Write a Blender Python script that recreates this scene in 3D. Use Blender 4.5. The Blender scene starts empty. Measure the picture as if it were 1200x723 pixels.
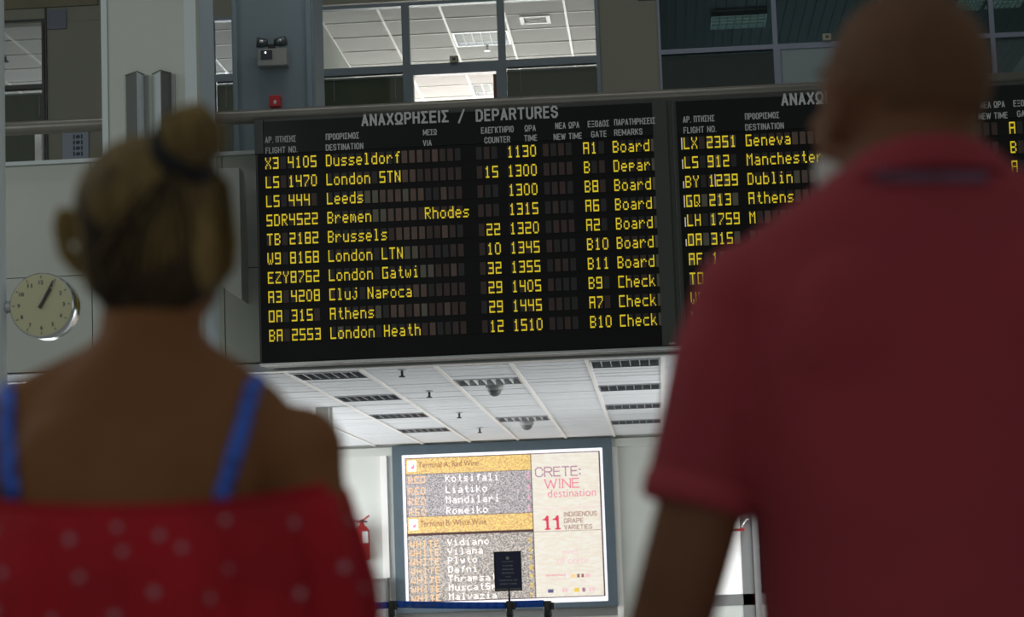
import bpy, bmesh, math, random
from mathutils import Vector, Matrix
from mathutils.bvhtree import BVHTree
random.seed(7)
SC = bpy.context.scene
COL = SC.collection
PI = math.pi

# ------------------------------------------------------------------ camera
FPX = 2600.0
CAM = Vector((0, 0, 1.2))
ROT = (Matrix.Rotation(math.radians(3.63), 3, 'Z') @ Matrix.Rotation(math.radians(96.82), 3, 'X')
       @ Matrix.Rotation(math.radians(-2.06), 3, 'Z'))
cd = bpy.data.cameras.new('camera')
cam = bpy.data.objects.new('camera', cd)
COL.objects.link(cam)
cam.matrix_world = Matrix.Translation(CAM) @ ROT.to_4x4()
cd.sensor_width = 36
cd.lens = FPX / 1200 * 36
cd.dof.use_dof = True
cd.dof.focus_distance = 17.4
cd.dof.aperture_fstop = 3.9
SC.camera = cam
SC.view_settings.view_transform = 'Standard'
SC.view_settings.look = 'None'
SC.view_settings.exposure = 0.0
SC.view_settings.gamma = 1.0
SC.view_settings.use_curve_mapping = False


def PY(x, y, Y):
    d = ROT @ Vector(((x - 600) / FPX, (361.5 - y) / FPX, -1))
    return CAM + d * (Y / d.y)


def PZ(x, y, Z):
    d = ROT @ Vector(((x - 600) / FPX, (361.5 - y) / FPX, -1))
    return CAM + d * ((Z - 1.2) / d.z)


# ------------------------------------------------------------------ light
w = bpy.data.worlds.new('world')
SC.world = w
w.use_nodes = True
w.node_tree.nodes['Background'].inputs[0].default_value = (0.93, 1.0, 0.97, 1)
w.node_tree.nodes['Background'].inputs[1].default_value = 0.22


def area(name, loc, target, sx, sy, power, color=(1, 1, 1), spread=180):
    l = bpy.data.lights.new(name, 'AREA')
    l.shape = 'RECTANGLE'; l.size = sx; l.size_y = sy; l.energy = power; l.color = color
    l.spread = math.radians(spread)
    o = bpy.data.objects.new(name, l); COL.objects.link(o)
    o.location = loc
    o.rotation_euler = (Vector(target) - Vector(loc)).to_track_quat('-Z', 'Y').to_euler()
    return o


# soft light added from above left, standing in for unseen hall daylight
area('hall_side_fill', (-8.3, 7, 6.0), (0, 14, 3.0), 9, 3.0, 170, (0.95, 1.0, 1.0))
area('upper_wall_fill', (-1, 16.6, 7.8), (-1, 18.6, 5.0), 9, .6, 45, (1.0, 1.0, .97))  # unseen fill added to brighten the pillar and upper wall panels
area('hall_side_fill', (8.3, 10, 4.0), (-4, 17, 3.5), 8, 3.0, 60, (0.9, 0.96, 1.0))  # weak bluish fill added to lift the column's right side
# daylight of the departure area behind the board (glazing on both sides)
area('departure_daylight', (-6.6, 25.0, 1.35), (0, 25.5, 1.7), 7, 2.2, 270, (0.96, 0.98, 1.0))
area('departure_daylight', (4.0, 21.8, 1.3), (-3, 25.5, 1.7), 6, 2.0, 200, (0.96, 0.98, 1.0))
# unseen fill lights added at the back to brighten the office ceilings
area('office_fill', (-1.7, 27.4, 4.3), (-1.7, 21.5, 6.6), 3.0, 1.6, 270, (1.0, 0.96, 0.93))
area('office_fill', (-4.8, 27.4, 4.3), (-4.8, 21.5, 6.6), 2.4, 1.6, 150, (0.95, 0.97, 1.0))


area('dark_office_fill', (2.2, 27.4, 4.3), (1.5, 21, 6.6), 3.5, 1.4, 20, (.8, .95, 1.0))  # weak unseen fill added so the plank ceiling shows


# ------------------------------------------------------------------ materials
def lin(c):
    return tuple((v / 255 / 12.92) if v / 255 <= 0.04045 else ((v / 255 + 0.055) / 1.055) ** 2.4 for v in c)


def mat(name, alb, rough=0.6, metal=0.0, var=0.0, scale=6.0, bump=0.0, bscale=60, emit=None, estr=1.0, spec=0.5):
    """alb is linear albedo; var mixes a darker tone through noise"""
    m = bpy.data.materials.new(name)
    m.use_nodes = True
    nt = m.node_tree
    b = nt.nodes['Principled BSDF']
    b.inputs['Base Color'].default_value = (*alb, 1)
    b.inputs['Roughness'].default_value = rough
    b.inputs['Metallic'].default_value = metal
    b.inputs['Specular IOR Level'].default_value = spec
    tc = nt.nodes.new('ShaderNodeTexCoord')
    if var:
        n = nt.nodes.new('ShaderNodeTexNoise'); n.inputs['Scale'].default_value = scale
        n.inputs['Detail'].default_value = 6
        nt.links.new(tc.outputs['Object'], n.inputs['Vector'])
        r = nt.nodes.new('ShaderNodeValToRGB')
        r.color_ramp.elements[0].position = .3; r.color_ramp.elements[1].position = .7
        r.color_ramp.elements[0].color = (*[v * (1 - var) for v in alb], 1)
        r.color_ramp.elements[1].color = (*[min(1, v * (1 + var * .5)) for v in alb], 1)
        nt.links.new(n.outputs['Fac'], r.inputs[0]); nt.links.new(r.outputs[0], b.inputs['Base Color'])
    if bump:
        n2 = nt.nodes.new('ShaderNodeTexNoise'); n2.inputs['Scale'].default_value = bscale
        nt.links.new(tc.outputs['Object'], n2.inputs['Vector'])
        bp = nt.nodes.new('ShaderNodeBump'); bp.inputs['Strength'].default_value = bump
        bp.inputs['Distance'].default_value = .01
        nt.links.new(n2.outputs['Fac'], bp.inputs['Height']); nt.links.new(bp.outputs[0], b.inputs['Normal'])
    if emit:
        b.inputs['Emission Color'].default_value = (*emit, 1)
        b.inputs['Emission Strength'].default_value = estr
    return m


def glass_mat(name, tint, refl=0.08):
    m = bpy.data.materials.new(name); m.use_nodes = True
    nt = m.node_tree; nt.nodes.remove(nt.nodes['Principled BSDF'])
    t = nt.nodes.new('ShaderNodeBsdfTransparent'); t.inputs[0].default_value = (*tint, 1)
    g = nt.nodes.new('ShaderNodeBsdfGlossy'); g.inputs['Roughness'].default_value = .03
    mx = nt.nodes.new('ShaderNodeMixShader'); mx.inputs[0].default_value = refl
    nt.links.new(t.outputs[0], mx.inputs[1]); nt.links.new(g.outputs[0], mx.inputs[2])
    nt.links.new(mx.outputs[0], nt.nodes['Material Output'].inputs[0])
    return m


M = {}
M['wall'] = mat('painted_wall', (.50, .52, .48), .8, var=.08, scale=1.2, bump=.05)
M['parapet'] = mat('parapet_paint', (.60, .62, .57), .75, var=.08, scale=1.0, bump=.04)
M['column'] = mat('column_paint', (.62, .65, .59), .75, var=.05, scale=1.5, bump=.04)
M['column_trim'] = mat('column_corner', (.68, .74, .75), .6)
M['pale_blue'] = mat('pale_blue_paint', (.56, .66, .76), .6)
M['pillar'] = mat('blue_grey_pillar', (.235, .30, .345), .6, var=.06, scale=1.5)
M['olive'] = mat('olive_panel', (.225, .228, .18), .7, var=.06, scale=1.2)
M['frame'] = mat('window_frame_paint', (.16, .20, .23), .45, var=.05)
M['frame_light'] = mat('window_frame_light', (.22, .25, .33), .45)
M['floor'] = mat('terrazzo_floor', (.55, .54, .51), .3, var=.12, scale=25)
M['hall_ceiling'] = mat('hall_ceiling_paint', (.45, .46, .45), .8, var=.05)
M['rail'] = mat('rail_steel', (.25, .235, .21), .35, 0.35, var=.15, scale=3)
M['black'] = mat('board_black', (.009, .010, .009), .45, var=.2, scale=2, spec=.15)
M['header'] = mat('header_black', (.009, .010, .011), .25, var=.1, scale=2, spec=.2)
M['housing'] = mat('board_housing', (.048, .052, .046), .4, var=.15, scale=1.5)
M['silver'] = mat('aluminium', (.55, .56, .56), .35, .8, var=.08)
M['letters'] = mat('grey_white_lettering', (.55, .56, .56), .6)
M['led'] = mat('yellow_display_character', (.5, .4, .02), .5, emit=lin((214, 188, 28)), estr=.78)
M['cellA'] = mat('flap_black', (.018, .016, .015), .5)
M['cellB'] = mat('flap_brown', (.14, .082, .064), .5, var=.15, scale=9)
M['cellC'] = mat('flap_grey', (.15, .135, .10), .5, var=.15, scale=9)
M['cellD'] = mat('flap_dark_red', (.055, .027, .023), .5, var=.2, scale=9)
M['flap_glint'] = mat('painted_flap_glint', (.8, .72, .68), .4, emit=(.8, .68, .62), estr=.35)  # glints of light on the flaps, put into a pale glowing colour
M['tile'] = mat('ceiling_tile', (.78, .80, .83), .85, var=.05, scale=2)
M['tbar'] = mat('ceiling_bar', (.95, .93, .90), .5)
M['office_tile'] = mat('office_ceiling_tile', (.60, .585, .57), .85, var=.05, scale=2)
M['plank'] = mat('office_dark_plank', (.15, .20, .22), .5, var=.1)
M['louvre'] = mat('louvre_metal', (.5, .52, .55), .25, .9)
M['louvre_dark'] = mat('unlit_lamp_inside', (.10, .11, .12), .3, .3)
M['lamp'] = mat('lamp_glow', (.9, .9, .9), .5, emit=(1, .98, .95), estr=1.6)
M['lamp_dim'] = mat('dim_lamp_glow', (.6, .7, .65), .5, emit=(.75, .95, .85), estr=.35)
M['blind'] = mat('green_blind', (.088, .098, .036), .7, var=.12, scale=4)
M['blind_dark'] = mat('dark_blind', (.17, .155, .10), .7, var=.12, scale=4)
M['cord'] = mat('blind_cord', (.4, .4, .36), .6)
M['doorleaf'] = mat('grey_door_leaf', (.25, .30, .31), .6, var=.05)
M['wood'] = mat('brown_door_edge', (.16, .06, .03), .6)
M['white'] = mat('white_plastic', (.75, .76, .74), .5)
M['beige'] = mat('beige_plastic', (.33, .31, .23), .5)
M['paper'] = mat('notice_paper', (.28, .32, .38), .7)
M['paper_dark'] = mat('grey_notice', (.15, .16, .20), .7)
M['ink'] = mat('dark_ink', (.05, .06, .08), .7)
M['lamp_body'] = mat('sconce_metal', (.36, .37, .36), .5, .2, var=.06)
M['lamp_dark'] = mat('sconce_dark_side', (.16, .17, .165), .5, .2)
M['chrome'] = mat('chrome', (.7, .72, .75), .15, 1.0)
M['red'] = mat('red_paint', (.55, .03, .03), .4)
M['red_box'] = mat('red_call_point', (.62, .03, .04), .4)
M['clock_face'] = mat('clock_face', (.43, .42, .25), .5, var=.04)
M['rubber'] = mat('black_plastic', (.03, .03, .03), .45)
M['stanchion'] = mat('stanchion_steel', (.17, .165, .15), .35, .5)
M['belt'] = mat('blue_belt', (.01, .10, .55), .6)
M['far_wall'] = mat('far_wall_paint', (.66, .68, .64), .8, var=.05, scale=1.5)
M['grey_box'] = mat('grey_cabinet', (.20, .205, .20), .6)
M['poster_frame'] = mat('slate_frame', (.095, .135, .165), .45, var=.06)
M['poster_white'] = mat('poster_edge', (.9, .9, .95), .5, emit=(.95, .92, 1.0), estr=.75)
M['navy'] = mat('navy_sign', (.015, .02, .07), .4)
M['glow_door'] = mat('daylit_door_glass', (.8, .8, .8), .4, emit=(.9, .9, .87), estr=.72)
M['glass'] = glass_mat('window_glass', (.86, .88, .88), .05)
M['glass_dark'] = glass_mat('tinted_glass', (.45, .55, .56), .06)
M['glass_open'] = glass_mat('clear_glass', (.97, .96, .96), .03)


# ------------------------------------------------------------------ mesh helpers
class MB:
    def __init__(s):
        s.v = []; s.f = []; s.mi = []

    def quad(s, pts, mi=0):
        n = len(s.v); s.v += [tuple(p) for p in pts]; s.f.append(tuple(range(n, n + len(pts)))); s.mi.append(mi); return s

    def box(s, x0, x1, y0, y1, z0, z1, mi=0):
        n = len(s.v)
        s.v += [(x, y, z) for z in (z0, z1) for y in (y0, y1) for x in (x0, x1)]
        for f in ((0, 2, 3, 1), (4, 5, 7, 6), (0, 1, 5, 4), (2, 6, 7, 3), (0, 4, 6, 2), (1, 3, 7, 5)):
            s.f.append(tuple(n + i for i in f)); s.mi.append(mi)
        return s

    def tube(s, pts, rads, seg=12, mi=0, cap=True):
        pts = [Vector(p) for p in pts]
        if not hasattr(rads, '__len__'): rads = [rads] * len(pts)
        n0 = len(s.v); up = None
        for i, p in enumerate(pts):
            a = pts[max(i - 1, 0)]; b = pts[min(i + 1, len(pts) - 1)]
            t = (b - a).normalized()
            if up is None:
                up = Vector((0, 0, 1)) if abs(t.z) < .9 else Vector((1, 0, 0))
            x = t.cross(up).normalized(); y = x.cross(t).normalized(); up = y
            for k in range(seg):
                th = 2 * PI * k / seg
                s.v.append(tuple(p + (x * math.cos(th) + y * math.sin(th)) * rads[i]))
        for i in range(len(pts) - 1):
            for k in range(seg):
                a = n0 + i * seg + k; b = n0 + i * seg + (k + 1) % seg
                s.f.append((a, b, b + seg, a + seg)); s.mi.append(mi)
        if cap:
            s.f.append(tuple(n0 + k for k in range(seg))[::-1]); s.mi.append(mi)
            e = n0 + (len(pts) - 1) * seg
            s.f.append(tuple(e + k for k in range(seg))); s.mi.append(mi)
        return s

    def rings(s, rr, seg=32, mi=0, power=2.0, cap=True):
        """rr: (cx, cy, z, rx, ry) horizontal super-ellipses"""
        n0 = len(s.v)
        for cx, cy, z, rx, ry in rr:
            for k in range(seg):
                th = 2 * PI * k / seg
                c, d = math.cos(th), math.sin(th)
                s.v.append((cx + rx * math.copysign(abs(c) ** (2 / power), c), cy + ry * math.copysign(abs(d) ** (2 / power), d), z))
        up = rr[-1][2] > rr[0][2]
        for i in range(len(rr) - 1):
            for k in range(seg):
                a = n0 + i * seg + k; b = n0 + i * seg + (k + 1) % seg
                s.f.append((a, b, b + seg, a + seg) if up else (a, a + seg, b + seg, b)); s.mi.append(mi)
        if cap:
            e = n0 + (len(rr) - 1) * seg
            lo = tuple(n0 + k for k in range(seg)); hi = tuple(e + k for k in range(seg))
            s.f.append(lo[::-1] if up else lo); s.mi.append(mi)
            s.f.append(hi if up else hi[::-1]); s.mi.append(mi)
        return s

    def ball(s, c, r, mat4=None, seg=20, ring=12, mi=0):
        c = Vector(c); r = Vector(r) if hasattr(r, '__len__') else Vector((r, r, r))
        n0 = len(s.v)
        def P(v):
            v = Vector(v)
            return tuple(mat4 @ v) if mat4 else tuple(v)
        s.v.append(P((c.x, c.y, c.z + r.z)))
        for i in range(1, ring):
            ph = PI * i / ring
            for k in range(seg):
                th = 2 * PI * k / seg
                s.v.append(P((c.x + r.x * math.sin(ph) * math.cos(th), c.y + r.y * math.sin(ph) * math.sin(th), c.z + r.z * math.cos(ph))))
        s.v.append(P((c.x, c.y, c.z - r.z)))
        last = len(s.v) - 1
        for k in range(seg):
            s.f.append((n0, n0 + 1 + k, n0 + 1 + (k + 1) % seg)); s.mi.append(mi)
            e = n0 + 1 + (ring - 2) * seg
            s.f.append((last, e + (k + 1) % seg, e + k)); s.mi.append(mi)
        for i in range(ring - 2):
            for k in range(seg):
                a = n0 + 1 + i * seg + k; b = n0 + 1 + i * seg + (k + 1) % seg
                s.f.append((a, a + seg, b + seg, b)); s.mi.append(mi)
        return s

    def build(s, name, mats, parent=None, smooth=False, bevel=0):
        me = bpy.data.meshes.new(name)
        me.from_pydata(s.v, [], s.f)
        if not isinstance(mats, (list, tuple)): mats = [mats]
        for m in mats: me.materials.append(m)
        me.polygons.foreach_set('material_index', s.mi)
        if smooth: me.polygons.foreach_set('use_smooth', [True] * len(s.f))
        me.update()
        o = bpy.data.objects.new(name, me)
        COL.objects.link(o)
        if parent:
            o.parent = parent
            o.matrix_parent_inverse = Matrix.Translation(parent.location).inverted() if parent.parent is None else Matrix()
        if bevel:
            b = o.modifiers.new('bevel', 'BEVEL'); b.width = bevel; b.segments = 2; b.limit_method = 'ANGLE'
        return o


def tag(o, label=None, cat=None, group=None, kind=None):
    if label: o['label'] = label
    if cat: o['category'] = cat
    if group: o['group'] = group
    if kind: o['kind'] = kind
    return o


def empty(name, loc, label=None, cat=None, group=None, kind=None):
    o = bpy.data.objects.new(name, None); COL.objects.link(o); o.location = loc
    o.empty_display_size = .1
    return tag(o, label, cat, group, kind)


def B(name, m, box, parent=None, bevel=0, kind=None, label=None):
    o = MB().box(*box).build(name, m, parent, bevel=bevel)
    return tag(o, label, kind=kind)


_font_tmp = {}


def text_mesh(s, bold=0.0, depth=0.002):
    key = (s, bold, depth)
    if key in _font_tmp: return _font_tmp[key]
    c = bpy.data.curves.new('t', 'FONT'); c.body = s; c.size = 1; c.offset = bold; c.extrude = 0
    c.resolution_u = 3
    o = bpy.data.objects.new('t', c); COL.objects.link(o)
    dg = bpy.context.evaluated_depsgraph_get()
    me = bpy.data.meshes.new_from_object(o.evaluated_get(dg))
    COL.objects.unlink(o); bpy.data.objects.remove(o); bpy.data.curves.remove(c)
    vs = [v.co.copy() for v in me.vertices]; fs = [tuple(p.vertices) for p in me.polygons]
    bpy.data.meshes.remove(me)
    _font_tmp[key] = (vs, fs)
    return vs, fs


def add_text(mb, s, x0, z0, width, height, Y, bold=0.02, mi=0):
    """text facing -Y, fitted to a rectangle: left x0, base z0"""
    vs, fs = text_mesh(s, bold)
    xs = [v.x for v in vs]; ys = [v.y for v in vs]
    ax, bx = min(xs), max(xs); ay, by = min(ys), max(ys)
    n = len(mb.v)
    mb.v += [(x0 + (v.x - ax) / (bx - ax) * width, Y, z0 + (v.y - ay) / (by - ay) * height) for v in vs]
    for f in fs:
        mb.f.append(tuple(n + i for i in f)); mb.mi.append(mi)


_O = [(.28, 0), (.72, 0), (1, .2), (1, .8), (.72, 1), (.28, 1), (0, .8), (0, .2), (.28, 0)]
SF = {'A': [[(0, 0), (.5, 1), (1, 0)], [(.2, .3), (.8, .3)]], 'B': [[(0, 0), (0, 1), (.75, 1), (1, .88), (1, .64), (.8, .53), (0, .53)], [(.8, .53), (1, .4), (1, .14), (.75, 0), (0, 0)]],
 'C': [[(1, .3), (1, .2), (.72, 0), (.28, 0), (0, .2), (0, .8), (.28, 1), (.72, 1), (1, .8), (1, .7)]], 'D': [[(0, 0), (0, 1), (.65, 1), (1, .78), (1, .22), (.65, 0), (0, 0)]],
 'E': [[(1, 0), (0, 0), (0, 1), (1, 1)], [(0, .52), (.88, .52)]], 'F': [[(0, 0), (0, 1), (1, 1)], [(0, .52), (.85, .52)]],
 'G': [[(1, .8), (.72, 1), (.28, 1), (0, .8), (0, .2), (.28, 0), (.72, 0), (1, .2), (1, .46), (.55, .46)]], 'H': [[(0, 0), (0, 1)], [(1, 0), (1, 1)], [(0, .52), (1, .52)]],
 'I': [[(.5, 0), (.5, 1)]], 'K': [[(0, 0), (0, 1)], [(1, 1), (.05, .42)], [(.35, .6), (1, 0)]], 'L': [[(0, 1), (0, 0), (1, 0)]], 'M': [[(0, 0), (0, 1), (.5, .2), (1, 1), (1, 0)]],
 'N': [[(0, 0), (0, 1), (1, 0), (1, 1)]], 'O': [_O], 'P': [[(0, 0), (0, 1), (.72, 1), (1, .86), (1, .58), (.72, .45), (0, .45)]], 'R': [[(0, 0), (0, 1), (.72, 1), (1, .87), (1, .62), (.72, .5), (0, .5)], [(.6, .5), (1, 0)]],
 'S': [[(1, .78), (.72, 1), (.28, 1), (0, .8), (.05, .62), (.95, .4), (1, .2), (.72, 0), (.28, 0), (0, .22)]], 'T': [[(0, 1), (1, 1)], [(.5, 0), (.5, 1)]],
 'U': [[(0, 1), (0, .2), (.28, 0), (.72, 0), (1, .2), (1, 1)]], 'V': [[(0, 1), (.5, 0), (1, 1)]], 'W': [[(0, 1), (.25, 0), (.5, .9), (.75, 0), (1, 1)]], 'X': [[(0, 0), (1, 1)], [(0, 1), (1, 0)]],
 'Y': [[(0, 1), (.5, .45), (1, 1)], [(.5, .45), (.5, 0)]], 'Ω': [[(0, 0), (.34, 0), (.34, .16), (0, .42), (0, .78), (.28, 1), (.72, 1), (1, .78), (1, .42), (.66, .16), (.66, 0), (1, 0)]],
 'Σ': [[(1, 0), (0, 0), (.55, .5), (0, 1), (1, 1)]], 'Π': [[(0, 0), (0, 1), (1, 1), (1, 0)]], 'Γ': [[(0, 0), (0, 1), (1, 1)]], 'Λ': [[(0, 0), (.5, 1), (1, 0)]],
 'Δ': [[(0, 0), (.5, 1), (1, 0), (0, 0)]], 'Ξ': [[(0, 0), (1, 0)], [(.12, .5), (.88, .5)], [(0, 1), (1, 1)]], '/': [[(0, 0), (1, 1)]], '.': [[(.4, 0), (.6, 0)]], ':': [[(.5, .12), (.5, .2)], [(.5, .62), (.5, .7)]],
 '1': [[(.15, .78), (.5, 1), (.5, 0)]]}
for g_, l_ in (('Α', 'A'), ('Ν', 'N'), ('Χ', 'X'), ('Ρ', 'P'), ('Η', 'H'), ('Ε', 'E'), ('Ι', 'I'), ('Τ', 'T'), ('Ο', 'O'), ('Μ', 'M'), ('Κ', 'K')): SF[g_] = SF[l_]
LW = {'I': .2, 'Ι': .2, '.': .2, ' ': .35, 'M': .86, 'Μ': .86, 'W': .95, 'E': .56, 'L': .54, 'F': .54, 'Ω': .72, ':': .15, '1': .45}


def stroke_text(mb, s, x0, z0, width, height, Y, wt=.19, serif=0, mi=0):
    """condensed lettering drawn with strokes, facing -Y"""
    adv = []; tot = 0
    for ch in s:
        lw = LW.get(ch, .64); adv.append((ch, tot, lw)); tot += lw + wt * .95
    tot -= wt * .95
    kx = width / tot; hw = wt / 2 * height
    cnt = [0]
    def seg(a, b, h):
        cnt[0] += 1; yy = Y - cnt[0] * 4e-5
        d = Vector((b[0] - a[0], b[1] - a[1]))
        if d.length < 1e-6: return
        d.normalize(); n = Vector((-d.y, d.x)) * h; e = d * h * .75
        P = [(a[0] - e.x - n.x, a[1] - e.y - n.y), (b[0] + e.x - n.x, b[1] + e.y - n.y), (b[0] + e.x + n.x, b[1] + e.y + n.y), (a[0] - e.x + n.x, a[1] - e.y + n.y)]
        mb.quad([(p_[0], yy, p_[1]) for p_ in P], mi)
    for ch, off, lw in adv:
        if ch not in SF: continue
        xa = x0 + off * kx + hw * .8; ww = max(lw * kx - 2 * hw * .8, 1e-4)
        for pl_ in SF[ch]:
            q = [(xa + px_ * ww, z0 + hw + pz_ * (height - 2 * hw)) for px_, pz_ in pl_]
            for a, b in zip(q[:-1], q[1:]): seg(a, b, hw)
            if serif:
                for e_, o_ in ((q[0], q[1]), (q[-1], q[-2])):
                    if abs(e_[1] - o_[1]) > abs(e_[0] - o_[0]) * .7:
                        seg((e_[0] - serif * height, e_[1]), (e_[0] + serif * height, e_[1]), hw * .55)


def px_text(mb, s, x0, y0, x1, h, Y, bold=0.02, mi=0):
    """rectangle read off the photograph: left x0 / base y0, right x1, height h in pixels"""
    a = PY(x0, y0, Y); b = PY(x1, y0, Y)
    t = PY(x0, y0 - h, Y)
    add_text(mb, s, a.x, (a.z + PY(x1, y0 - (x1 - x0) * .045, Y).z) / 2, b.x - a.x, t.z - a.z, Y, bold, mi)


# ------------------------------------------------------------------ the setting
tag(B('floor', M['floor'], (-9, 9, -4, 29.1, -.2, 0)), kind='structure')
FY = 28.9                # far wall of the departure area
CZ = 2.93                # its ceiling
tag(B('wall_far', M['far_wall'], (-7.2, 4.5, FY, FY + .2, 0, CZ + .1)), kind='structure')
tag(B('wall_left', M['wall'], (-9.1, -8.9, -4, 29.1, 0, 4.4)), kind='structure')
tag(B('wall_right', M['wall'], (8.9, 9.1, -4, 29.1, 0, 8)), kind='structure')
tag(B('trim_1', M['far_wall'], (-7.2, 4.5, FY - .06, FY, CZ - .14, CZ - .03)), kind='structure')     # cornice
tag(B('baseboard_far', M['grey_box'], (-7.2, 4.5, FY - .02, FY, 0, .12)), kind='structure')
tag(B('trim_2', M['tbar'], (PY(452, 600, FY).x - .05, PY(452, 600, FY).x + .035, FY - .05, FY, 0, CZ - .1)), kind='structure')
tag(B('trim_3', M['tbar'], (PY(722, 600, FY).x - .03, PY(722, 600, FY).x + .05, FY - .05, FY, 0, CZ - .1)), kind='structure')
tag(B('trim_4', M['far_wall'], (-3.42, -3.30, 22.1, 22.22, 0, CZ)), kind='structure')                  # slim post left
tag(B('trim_5', M['far_wall'], (-3.28, -3.25, 22.1, 22.16, 0, CZ)), kind='structure')

# mezzanine parapet: panels with joints
Z_PB, Z_PT = 2.89, 4.67
par = empty('wall_parapet', (-3, 17.5, Z_PB), kind='structure')
MB().box(-9, 6, 17.56, 17.66, Z_PB, Z_PT).build('parapet_core', M['parapet'], par)
xs = [-9.0, -7.5, -6.0, -4.5, -3.42, -1.9, -.4, 1.1, 2.6, 4.1, 6.0]
zs = [Z_PB + .06, 3.72, Z_PT - .03]
for i in range(len(xs) - 1):
    for j in range(2):
        B('panel', M['parapet'], (xs[i] + .004, xs[i + 1] - .004, 17.5, 17.565, zs[j] + .003, zs[j + 1] - .003), par)
B('coping', M['column_trim'], (-9, 6, 17.46, 17.7, Z_PT - .03, Z_PT), par)
B('lower_edge', M['silver'], (-9, 6, 17.47, 17.6, Z_PB - .02, Z_PB + .05), par, bevel=.008)
tag(B('floor_upper', M['hall_ceiling'], (-9, 6, 17.6, 28.9, 3.05, 3.5)), kind='structure')

# ceiling of the departure area: tiles in a grid of white bars
ceil = empty('ceiling', (-1.5, 17.7, CZ), kind='structure')
G = .626
X0 = -3.06 - 5 * G
tile_me = None
LAMPCOL = {(5, 0), (5, 4), (5, 8), (5, 12), (7, 2), (7, 10), (9, 0), (9, 4), (9, 8), (9, 12)}
YG0 = 17.70
HG = G / 2
rest = MB()
for j in range(35):
    for i in range(15):
        x = X0 + i * G; y = YG0 + j * HG
        if y + HG > FY - .06 or (i, j // 2 - 1) in LAMPCOL: continue
        single = 2 <= i <= 12 and j < 28
        if not single:
            rest.box(x + .005, x + G - .005, y + .004, y + HG - .02, CZ, CZ + .02); continue
        if tile_me is None:
            o = MB().box(0, G - .010, 0, HG - .024, 0, .02).build('ceiling_tile', M['tile'], ceil)
            tile_me = o.data
        else:
            o = bpy.data.objects.new('ceiling_tile', tile_me); COL.objects.link(o); o.parent = ceil
        o.matrix_parent_inverse = Matrix()
        o.location = (x + .005 - ceil.location.x, y + .004 - ceil.location.y, random.uniform(0, .004))
tag(rest.build('far_ceiling_tiles', M['tile'], ceil), kind='stuff')
B('slab', M['lamp_dark'], (-9, 6, 17.6, 28.9, CZ + .1, CZ + .12), ceil)
for i in range(16):
    x = X0 + i * G
    B('ceiling_bar', M['tbar'], (x - .017, x + .017, YG0, FY, CZ - .008, CZ + .012), ceil)
tag(B('trim_6', M['tbar'], (-9, 6, 17.6, 17.72, CZ - .005, CZ + .03)), kind='structure')


def recessed_lamp(x, y, z, wx, wy, nx, lab, bright=None, depth=.07, cat='ceiling lamp', ny=1, group=None):
    r = empty('recessed_lamp', (x + wx / 2, y + wy / 2, z + depth), lab, cat, group)
    f = MB()
    t = .012
    f.box(x, x + wx, y, y + t, z - .006, z + depth).box(x, x + wx, y + wy - t, y + wy, z - .006, z + depth)
    f.box(x, x + t, y + t, y + wy - t, z - .006, z + depth).box(x + wx - t, x + wx, y + t, y + wy - t, z - .006, z + depth)
    f.build('frame', M['louvre'], r)
    B('reflector', bright or M['louvre_dark'], (x + t, x + wx - t, y + t, y + wy - t, z + depth - .01, z + depth), r)
    for k in range(1, nx):
        xx = x + t + (wx - 2 * t) * k / nx
        B('louvre_blade', M['louvre'] if not bright else M['white'], (xx - .004, xx + .004, y + t, y + wy - t, z - .002, z + depth - .015), r)
    for k in range(1, ny):
        yy = y + t + (wy - 2 * t) * k / ny
        B('cross_blade', M['louvre'] if not bright else M['white'], (x + t, x + wx - t, yy - .004, yy + .004, z - .001, z + depth - .02), r)
    return r


rown = ['first', 'second', 'third', 'fourth']
for (i, j) in sorted(LAMPCOL):
    x = X0 + i * G + .02; y = YG0 + (j + 1) * G + .01
    side = {5: 'left', 7: 'middle', 9: 'right'}[i]
    n = (j // 4) if i != 7 else (0 if j == 2 else 1)
    lab = 'unlit louvred ceiling lamp under the departures board, %s of the %s row counted from the front' % (rown[n], side)
    lab = '%s unlit louvred lamp from the board in the %s row of the white ceiling' % (rown[n], side)
    recessed_lamp(x, y, CZ - .002, G - .04, G - .02, 7, lab, bright=M['louvre'] if i == 7 else None, group='unlit louvred ceiling lamps')

# dome sensors and sprinklers
for k, (px_, py_, lb) in enumerate(((575, 449, 'small grey dome camera hanging under the nearer middle ceiling lamp'), (614, 492, 'small grey dome camera hanging under the farther middle ceiling lamp'))):
    p = PZ(px_, py_, CZ - .02)
    p.y = YG0 + G * (4, 12)[k] + .10
    t = empty('dome_camera', (p.x, p.y, CZ), lb, 'dome camera', 'dome cameras on the white ceiling')
    MB().rings([(p.x, p.y, CZ - .05, .075, .075), (p.x, p.y, CZ + .0, .085, .085)], 20).build('housing', M['lamp_body'], t, True)
    MB().ball((p.x, p.y, CZ - .05), (.062, .062, .055)).build('dome', M['lamp_dark'], t, True)
for k, (px_, py_) in enumerate(((471, 433), (503, 458), (538, 483), (562, 501))):
    p = PZ(px_, py_, CZ)
    t = empty('sprinkler', (p.x, p.y, CZ), '%s fire sprinkler from the board, hanging from the white tiled ceiling' % rown[k], 'sprinkler', 'ceiling sprinklers')
    MB().tube([(p.x, p.y, CZ + .01), (p.x, p.y, CZ - .055)], .011, 8).build('stem', M['rubber'], t)
    MB().tube([(p.x, p.y, CZ - .055), (p.x, p.y, CZ - .065)], .026, 12).build('deflector', M['rubber'], t)
    MB().tube([(p.x, p.y, CZ + .0), (p.x, p.y, CZ - .01)], .035, 12).build('flange', M['silver'], t)

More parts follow.
